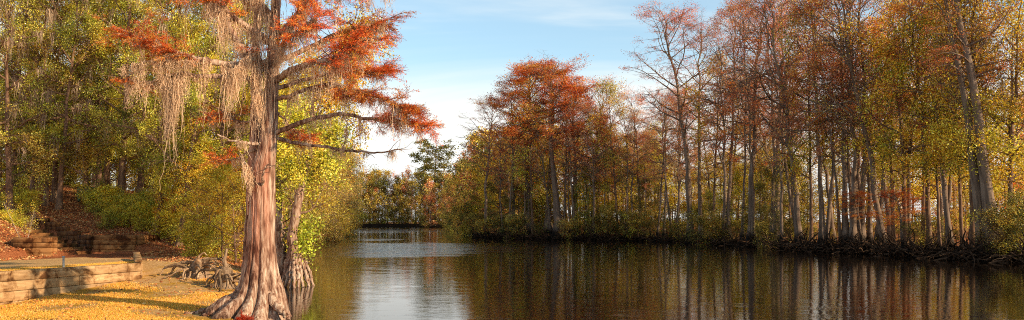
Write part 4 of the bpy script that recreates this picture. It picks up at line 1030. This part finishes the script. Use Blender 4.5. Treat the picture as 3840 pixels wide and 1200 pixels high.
# fill of the wood behind
LABS = {'cyp_brick': 'rust-red cypress in the wood behind the right bank', 'cyp_sparse': 'thin dull-red cypress in the wood behind the right bank', 'bare': 'nearly leafless grey hardwood in the wood behind the right bank',
        'gold': 'yellow and lime leaved hardwood in the wood behind the right bank', 'green': 'dark evergreen in the understorey of the right bank wood', 'cyp_dense': 'dense rust cypress in the wood behind the right bank'}
NM = {'bare': 'bare_hardwood', 'gold': 'hardwood', 'green': 'evergreen_tree'}
LABS['midgold'] = 'low leafy understorey tree in the middle of the right bank wood'
LABS['backgold'] = 'bushy golden hardwood at the sunlit back of the right bank wood'
for y in np.arange(38, 119, 5.2):
    for off_ in (5, 10, 16, 23, 29, 36, 44):
        X = xr(y) + off_ + rb.uniform(-1.8, 1.8); Y = y + rb.uniform(-2, 2); px = 512 + X / Y * F
        if px > 1052 or X < xr(Y) + 2 or (off_ == 44 and px < 780): continue
        u_ = rb.uniform(); east = px > 870
        if off_ > 20: kind = 'backgold' if (u_ < .62 or east) else 'cyp_brick'
        elif off_ in (10, 16) and u_ < .68: kind = 'midgold'
        elif east: kind = 'gold' if u_ < .35 else ('cyp_sparse' if u_ < .6 else 'bare')
        else: kind = 'gold' if u_ < .12 else ('cyp_brick' if u_ < .40 else ('cyp_sparse' if u_ < .65 else 'bare'))
        H = {'gold': rb.uniform(10, 15), 'midgold': rb.uniform(5.5, 11), 'backgold': rb.uniform(13, 18) if east else rb.uniform(8, 12.5)}.get(kind, rb.uniform(15, 20))
        zmax = CAMH + (HORIZ - np.interp(px, [600, 640, 690, 720, 1024], [112, 104, 60, 14, -40])) / F * Y
        H = min(H, zmax - float(gz(X, Y)))
        plant(NM.get(kind, 'hardwood' if kind in ('backgold', 'midgold') else 'bald_cypress'), kind, int(rb.integers(0, 3)), px, Y, H=H, base_h=BH[kind], label=LABS[kind], group='trees of the right bank wood', lx=rb.normal() * .06, ly=rb.normal() * .05, wid=rb.uniform(.85, 1.1))
for Y in np.arange(40, 120, 4.2):
    X = xr(Y) + 50 + rb.uniform(-2, 2); px = 512 + X / Y * F
    if px < 1050: plant('hardwood', 'midgold', int(rb.integers(0, 3)), px, Y, H=rb.uniform(6, 9), base_h=11, label='low leafy tree at the far back of the right bank wood', group='low trees at the back of the right bank wood', wid=1.35)
for Y in (121, 130, 141, 154):
    for px in np.arange(600, 800, 15):
        pp = px + rb.uniform(-5, 5); X = (pp - 512) / F * Y; H = rb.uniform(9, 13)
        zmax = CAMH + (HORIZ - np.interp(pp, [600, 640, 690, 720, 1024], [118, 112, 70, 30, -40])) / F * Y
        plant('hardwood', 'backgold', int(rb.integers(0, 2)), pp, Y, H=min(H, zmax - float(gz(X, Y))), base_h=16, label='golden hardwood filling the wood far behind the tall sparse cypresses', group='golden wood deep behind the right bank', wid=rb.uniform(.9, 1.1))
for y in np.arange(121, 165, 5.0):
    for px in np.arange(470, 660, 30):
        Y = y + rb.uniform(-2, 2); pp = px + rb.uniform(-12, 12); X = (pp - 512) / F * Y
        if X < xr(Y) + 2: continue
        u_ = rb.uniform(); kind = 'backgold' if (u_ < .35 or y > 150) else ('cyp_brick' if u_ < .65 else 'bare')
        yt = np.interp(pp, [470, 500, 600, 660], [175, 130, 135, 130]) + rb.uniform(-8, 25)
        H = CAMH + (HORIZ - yt) / F * Y - float(gz(X, Y))
        plant(NM.get(kind, 'bald_cypress'), kind, int(rb.integers(0, 3)), pp, Y, H=H, base_h=BH[kind], label='tree in the wood behind the headland point, ' + {'backgold': 'yellow-green', 'cyp_brick': 'rust-red', 'bare': 'almost bare', 'green': 'dark green'}[kind], group='wood behind the headland point', wid=rb.uniform(.9, 1.1))
# waterside understorey
for px in np.r_[np.arange(474, 700, 12), np.arange(704, 800, 13), np.arange(812, 1000, 24), [1006, 1016, 1026, 1036]]:
    p_ = px + rb.uniform(-4, 4); d = (8 if 548 < p_ < 570 else 0) + d_right(p_) + (rb.uniform(.2, 2.2) if p_ < 700 or rb.uniform() < .25 or p_ > 1008 else rb.uniform(2.5, 6))
    if 955 < p_ < 1004: d += 7
    H = rb.uniform(1.2, 4.6) * (1.1 if p_ < 700 else .85 if p_ > 1000 else 1) * (.6 if 810 < p_ < 1000 else 1)
    v = int(rb.choice([0, 0, 0, 1, 1, 2]))
    plant('shrub', 'bankbush', v, p_, d, H=H, base_h=5, cat='shrub', label=['dark bush leaning over the right waterline', 'green flecked bush leaning over the right waterline', 'tan half-bare bush leaning over the right waterline'][v], group='bushes along the right waterline', lx=-.12, wid=rb.uniform(.9, 1.25))
for px in [500, 516, 544, 590, 640, 704, 735, 762, 790]:
    p_ = px + rb.uniform(-6, 6); d = d_right(p_) + rb.uniform(3, 9)
    plant('evergreen_tree', 'green', int(rb.integers(0, 2)), p_, d, H=rb.uniform(5, 9.5) * (1.25 if p_ < 700 else 1), base_h=12, label='dark evergreen in the understorey just behind the right waterline', group='evergreen understorey of the right bank', wid=1.1)

# bank roots: snarled dark roots and driftwood along the right mud edge
def make_snarls():
    rng = np.random.default_rng(41)
    protos = []
    for s in range(3):
        m = MB(); n = 46
        a = rng.uniform(0, 2 * pi, n); S = np.stack([rng.normal(size=n) * 1.1, rng.normal(size=n) * .5, rng.uniform(-.2, .5, n)], -1)
        D = np.stack([np.cos(a), np.sin(a), rng.uniform(-.2, 1.0, n)], -1)
        P = branches(rng, S, D, rng.uniform(.4, 1.7, n), 6, .3, -.06)
        tubes(m, P, rng.uniform(.02, .07, (n, 1)) * np.linspace(1, .4, 6), 6, color=rng.uniform(.05, .3, (n, 1)) * np.array([.8, .6, .48]))
        protos.append(m.mesh('snarl', M_BARK_PALE))
    k = 0
    for px in np.arange(476, 1040, 10.0):
        p_ = px + rng.uniform(-4, 4); d = d_right(p_) + rng.uniform(-.2, .6)
        X = (p_ - 512) / F * d
        o = bpy.data.objects.new('root_tangle', protos[k % 3]); COL.objects.link(o); k += 1
        s = rng.uniform(.8, 1.4); o.location = (X, d, .15); o.scale = (s, s, s); o.rotation_euler = (0, 0, rng.uniform(0, 6.28))
        tag(o, 'tangle of dead roots and sticks on the muddy right waterline', 'roots', 'root tangles along the right waterline')
make_snarls()
# small cypress knees in the shallows
def make_knees():
    rng = np.random.default_rng(43)
    m = MB(); P = smooth_path([(0, 0, -.3), (0, 0, .1), (.03, 0, .4), (.02, .02, .7)], 12); tubes(m, P, np.r_[np.linspace(.2, .07, 11), .01], 10, flute=1 + rng.normal(size=(1, 12, 10)) * .1)
    me = m.mesh('knee', M_BARK_CYP)
    for k in range(46):
        p_ = rng.uniform(560, 1030); d = d_right(p_) + rng.uniform(-.4, 1.2)
        o = bpy.data.objects.new('cypress_knee', me); COL.objects.link(o); o.location = ((p_ - 512) / F * d, d, .05); s = rng.uniform(.6, 1.3); o.scale = (s, s, s)
        tag(o, 'small cypress knee at the right waterline', 'cypress knee', 'cypress knees along the right waterline')
make_knees()
# low rust sprays over the water at right
plant('young_cypress', 'cyp_dense', 1, 905, d_right(905) + .4, H=5.2, base_h=20, label='young rust-orange cypress spreading low over the water at the right bank', wid=1.9, lx=-.15)
plant('young_cypress', 'cyp_dense', 0, 862, d_right(862) + .6, H=4.6, base_h=20, label='small red-brown cypress sapling low on the bank left of the orange one', wid=1.8, lx=-.1)

# red sprig at the foot of the big cypress
def make_sprig():
    rng = np.random.default_rng(9); b = at(243, 318, 20.3); b[2] = .1; m = MB()
    n = 40; P = branches(rng, np.zeros((n, 3)), rng.normal(size=(n, 3)) * [1, 1, .4] + [0, 0, .7], rng.uniform(.1, .3, n), 4, .1, 0)
    tubes(m, P, np.full((n, 4), .004), 4, color=np.array([.4, .1, .05]))
    N = n * 30; ii = np.repeat(np.arange(n), 30); t = rng.uniform(.2, 1, (N, 1)); C0 = P[ii, 0] * (1 - t) + P[ii, 3] * t
    leaves(m, C0, (P[ii, 3] - P[ii, 0]) + rng.normal(size=(N, 3)) * .2, .06, .012, np.array([.5, .07, .03]) * rng.uniform(.6, 1.2, (N, 1)), rng)
    o = m.build('red_sprig', M_SPRAY, smooth=False); o.location = tuple(b); tag(o, 'small bright red feathery sprig at the foot of the big cypress', 'plant')
make_sprig()

# ------------------------------------------------------------------ sky, sun, camera
SUN_AZ = math.atan2(8.1, -4.3)      # world direction to the sun: x=sin, y=cos
SUN_EL = radians(21.5)
w_ = bpy.data.worlds.new('World'); scene.world = w_; w_.use_nodes = True
nt = w_.node_tree; N = nt.nodes; L = nt.links; N.clear()
sky = nd(N, 'ShaderNodeTexSky', sky_type='NISHITA', sun_disc=False, sun_elevation=SUN_EL, sun_rotation=SUN_AZ, altitude=0, air_density=1.0, dust_density=.6, ozone_density=1.6)
tc = nd(N, 'ShaderNodeTexCoord'); sp = nd(N, 'ShaderNodeSeparateXYZ'); L.new(tc.outputs['Generated'], sp.inputs[0])
zz = nd(N, 'ShaderNodeMath', operation='MAXIMUM', i_1=0.0); L.new(sp.outputs[2], zz.inputs[0])
den = nd(N, 'ShaderNodeMath', operation='ADD', i_1=.12); L.new(zz.outputs[0], den.inputs[0])
dx = nd(N, 'ShaderNodeMath', operation='DIVIDE'); L.new(sp.outputs[0], dx.inputs[0]); L.new(den.outputs[0], dx.inputs[1])
dy = nd(N, 'ShaderNodeMath', operation='DIVIDE'); L.new(sp.outputs[1], dy.inputs[0]); L.new(den.outputs[0], dy.inputs[1])
cb = nd(N, 'ShaderNodeCombineXYZ'); L.new(dx.outputs[0], cb.inputs[0]); L.new(dy.outputs[0], cb.inputs[1])
mp = nd(N, 'ShaderNodeMapping'); mp.inputs['Scale'].default_value = (.40, .95, 1); mp.inputs['Location'].default_value = (3.1, .6, 0); mp.inputs['Rotation'].default_value = (0, 0, .18); L.new(cb.outputs[0], mp.inputs[0])
cn = nd(N, 'ShaderNodeTexNoise', i_Scale=1.0, i_Detail=9.0, i_Roughness=.55, i_Distortion=.7); L.new(mp.outputs[0], cn.inputs[0])
cr = nd(N, 'ShaderNodeMapRange', interpolation_type='SMOOTHSTEP', i_1=.40, i_2=.68, i_3=.26, i_4=.80); L.new(cn.outputs[0], cr.inputs[0])
# whiter near the horizon
zn = nd(N, 'ShaderNodeMath', operation='MULTIPLY_ADD', i_1=-.16, i_2=.08); L.new(cn.outputs[0], zn.inputs[0])
zs = nd(N, 'ShaderNodeMath', operation='ADD'); L.new(zz.outputs[0], zs.inputs[0]); L.new(zn.outputs[0], zs.inputs[1])
hz = nd(N, 'ShaderNodeMapRange', interpolation_type='SMOOTHSTEP', i_1=.25, i_2=.11, i_3=0.0, i_4=.80); L.new(zs.outputs[0], hz.inputs[0])
ad = nd(N, 'ShaderNodeMath', operation='ADD', use_clamp=True); L.new(cr.outputs[0], ad.inputs[0]); L.new(hz.outputs[0], ad.inputs[1])
fz = nd(N, 'ShaderNodeMapRange', interpolation_type='SMOOTHSTEP', i_1=.30, i_2=.60, i_3=1.0, i_4=0.0); L.new(zz.outputs[0], fz.inputs[0])
am = nd(N, 'ShaderNodeMath', operation='MULTIPLY'); L.new(ad.outputs[0], am.inputs[0]); L.new(fz.outputs[0], am.inputs[1]); ad = am
mx = nd(N, 'ShaderNodeMix', data_type='RGBA'); mx.inputs[7].default_value = (7.2, 7.3, 7.0, 1)
tn = nd(N, 'ShaderNodeVectorMath', operation='MULTIPLY'); tn.inputs[1].default_value = (.90, 1.36, 1.42); L.new(sky.outputs[0], tn.inputs[0])
L.new(ad.outputs[0], mx.inputs[0]); L.new(tn.outputs[0], mx.inputs[6])
zd = nd(N, 'ShaderNodeMapRange', interpolation_type='SMOOTHSTEP', i_1=.26, i_2=.62, i_3=1.0, i_4=.30); L.new(zz.outputs[0], zd.inputs[0])
ms = nd(N, 'ShaderNodeVectorMath', operation='SCALE'); L.new(mx.outputs[2], ms.inputs[0]); L.new(zd.outputs[0], ms.inputs['Scale'])
bg = nd(N, 'ShaderNodeBackground', i_Strength=.15); L.new(ms.outputs[0], bg.inputs[0])
o = nd(N, 'ShaderNodeOutputWorld'); L.new(bg.outputs[0], o.inputs[0])

sl = bpy.data.lights.new('sun', 'SUN'); sl.energy = 5.0; sl.angle = radians(.5); sl.color = (1, .80, .53)
so = bpy.data.objects.new('sun', sl); COL.objects.link(so)
from mathutils import Vector
dv = Vector((sin(SUN_AZ) * cos(SUN_EL), cos(SUN_AZ) * cos(SUN_EL), sin(SUN_EL)))
so.rotation_euler = dv.to_track_quat('Z', 'Y').to_euler(); so.location = (60, -30, 60)

cam = bpy.data.cameras.new('camera'); co = bpy.data.objects.new('camera', cam); COL.objects.link(co)
co.location = (0, 0, CAMH); co.rotation_euler = (pi / 2, 0, 0)
cam.sensor_width = 36; cam.lens = 36 * F / 1024; cam.shift_y = (HORIZ - 160) / 1024; cam.clip_end = 6000; cam.clip_start = .1
scene.camera = co
scene.view_settings.view_transform = 'Standard'; scene.view_settings.look = 'None'; scene.view_settings.exposure = 0
scene.render.engine = 'CYCLES'
c = scene.cycles; c.max_bounces = 7; c.diffuse_bounces = 1; c.glossy_bounces = 3; c.transmission_bounces = 4; c.transparent_max_bounces = 4
c.caustics_reflective = False; c.caustics_refractive = False; c.sample_clamp_indirect = 4
c.use_denoising = False; c.denoiser = 'OPENIMAGEDENOISE'; c.denoising_input_passes = 'RGB_ALBEDO_NORMAL'
scene.render.film_transparent = False
scene.cycles.filter_width = 1.0
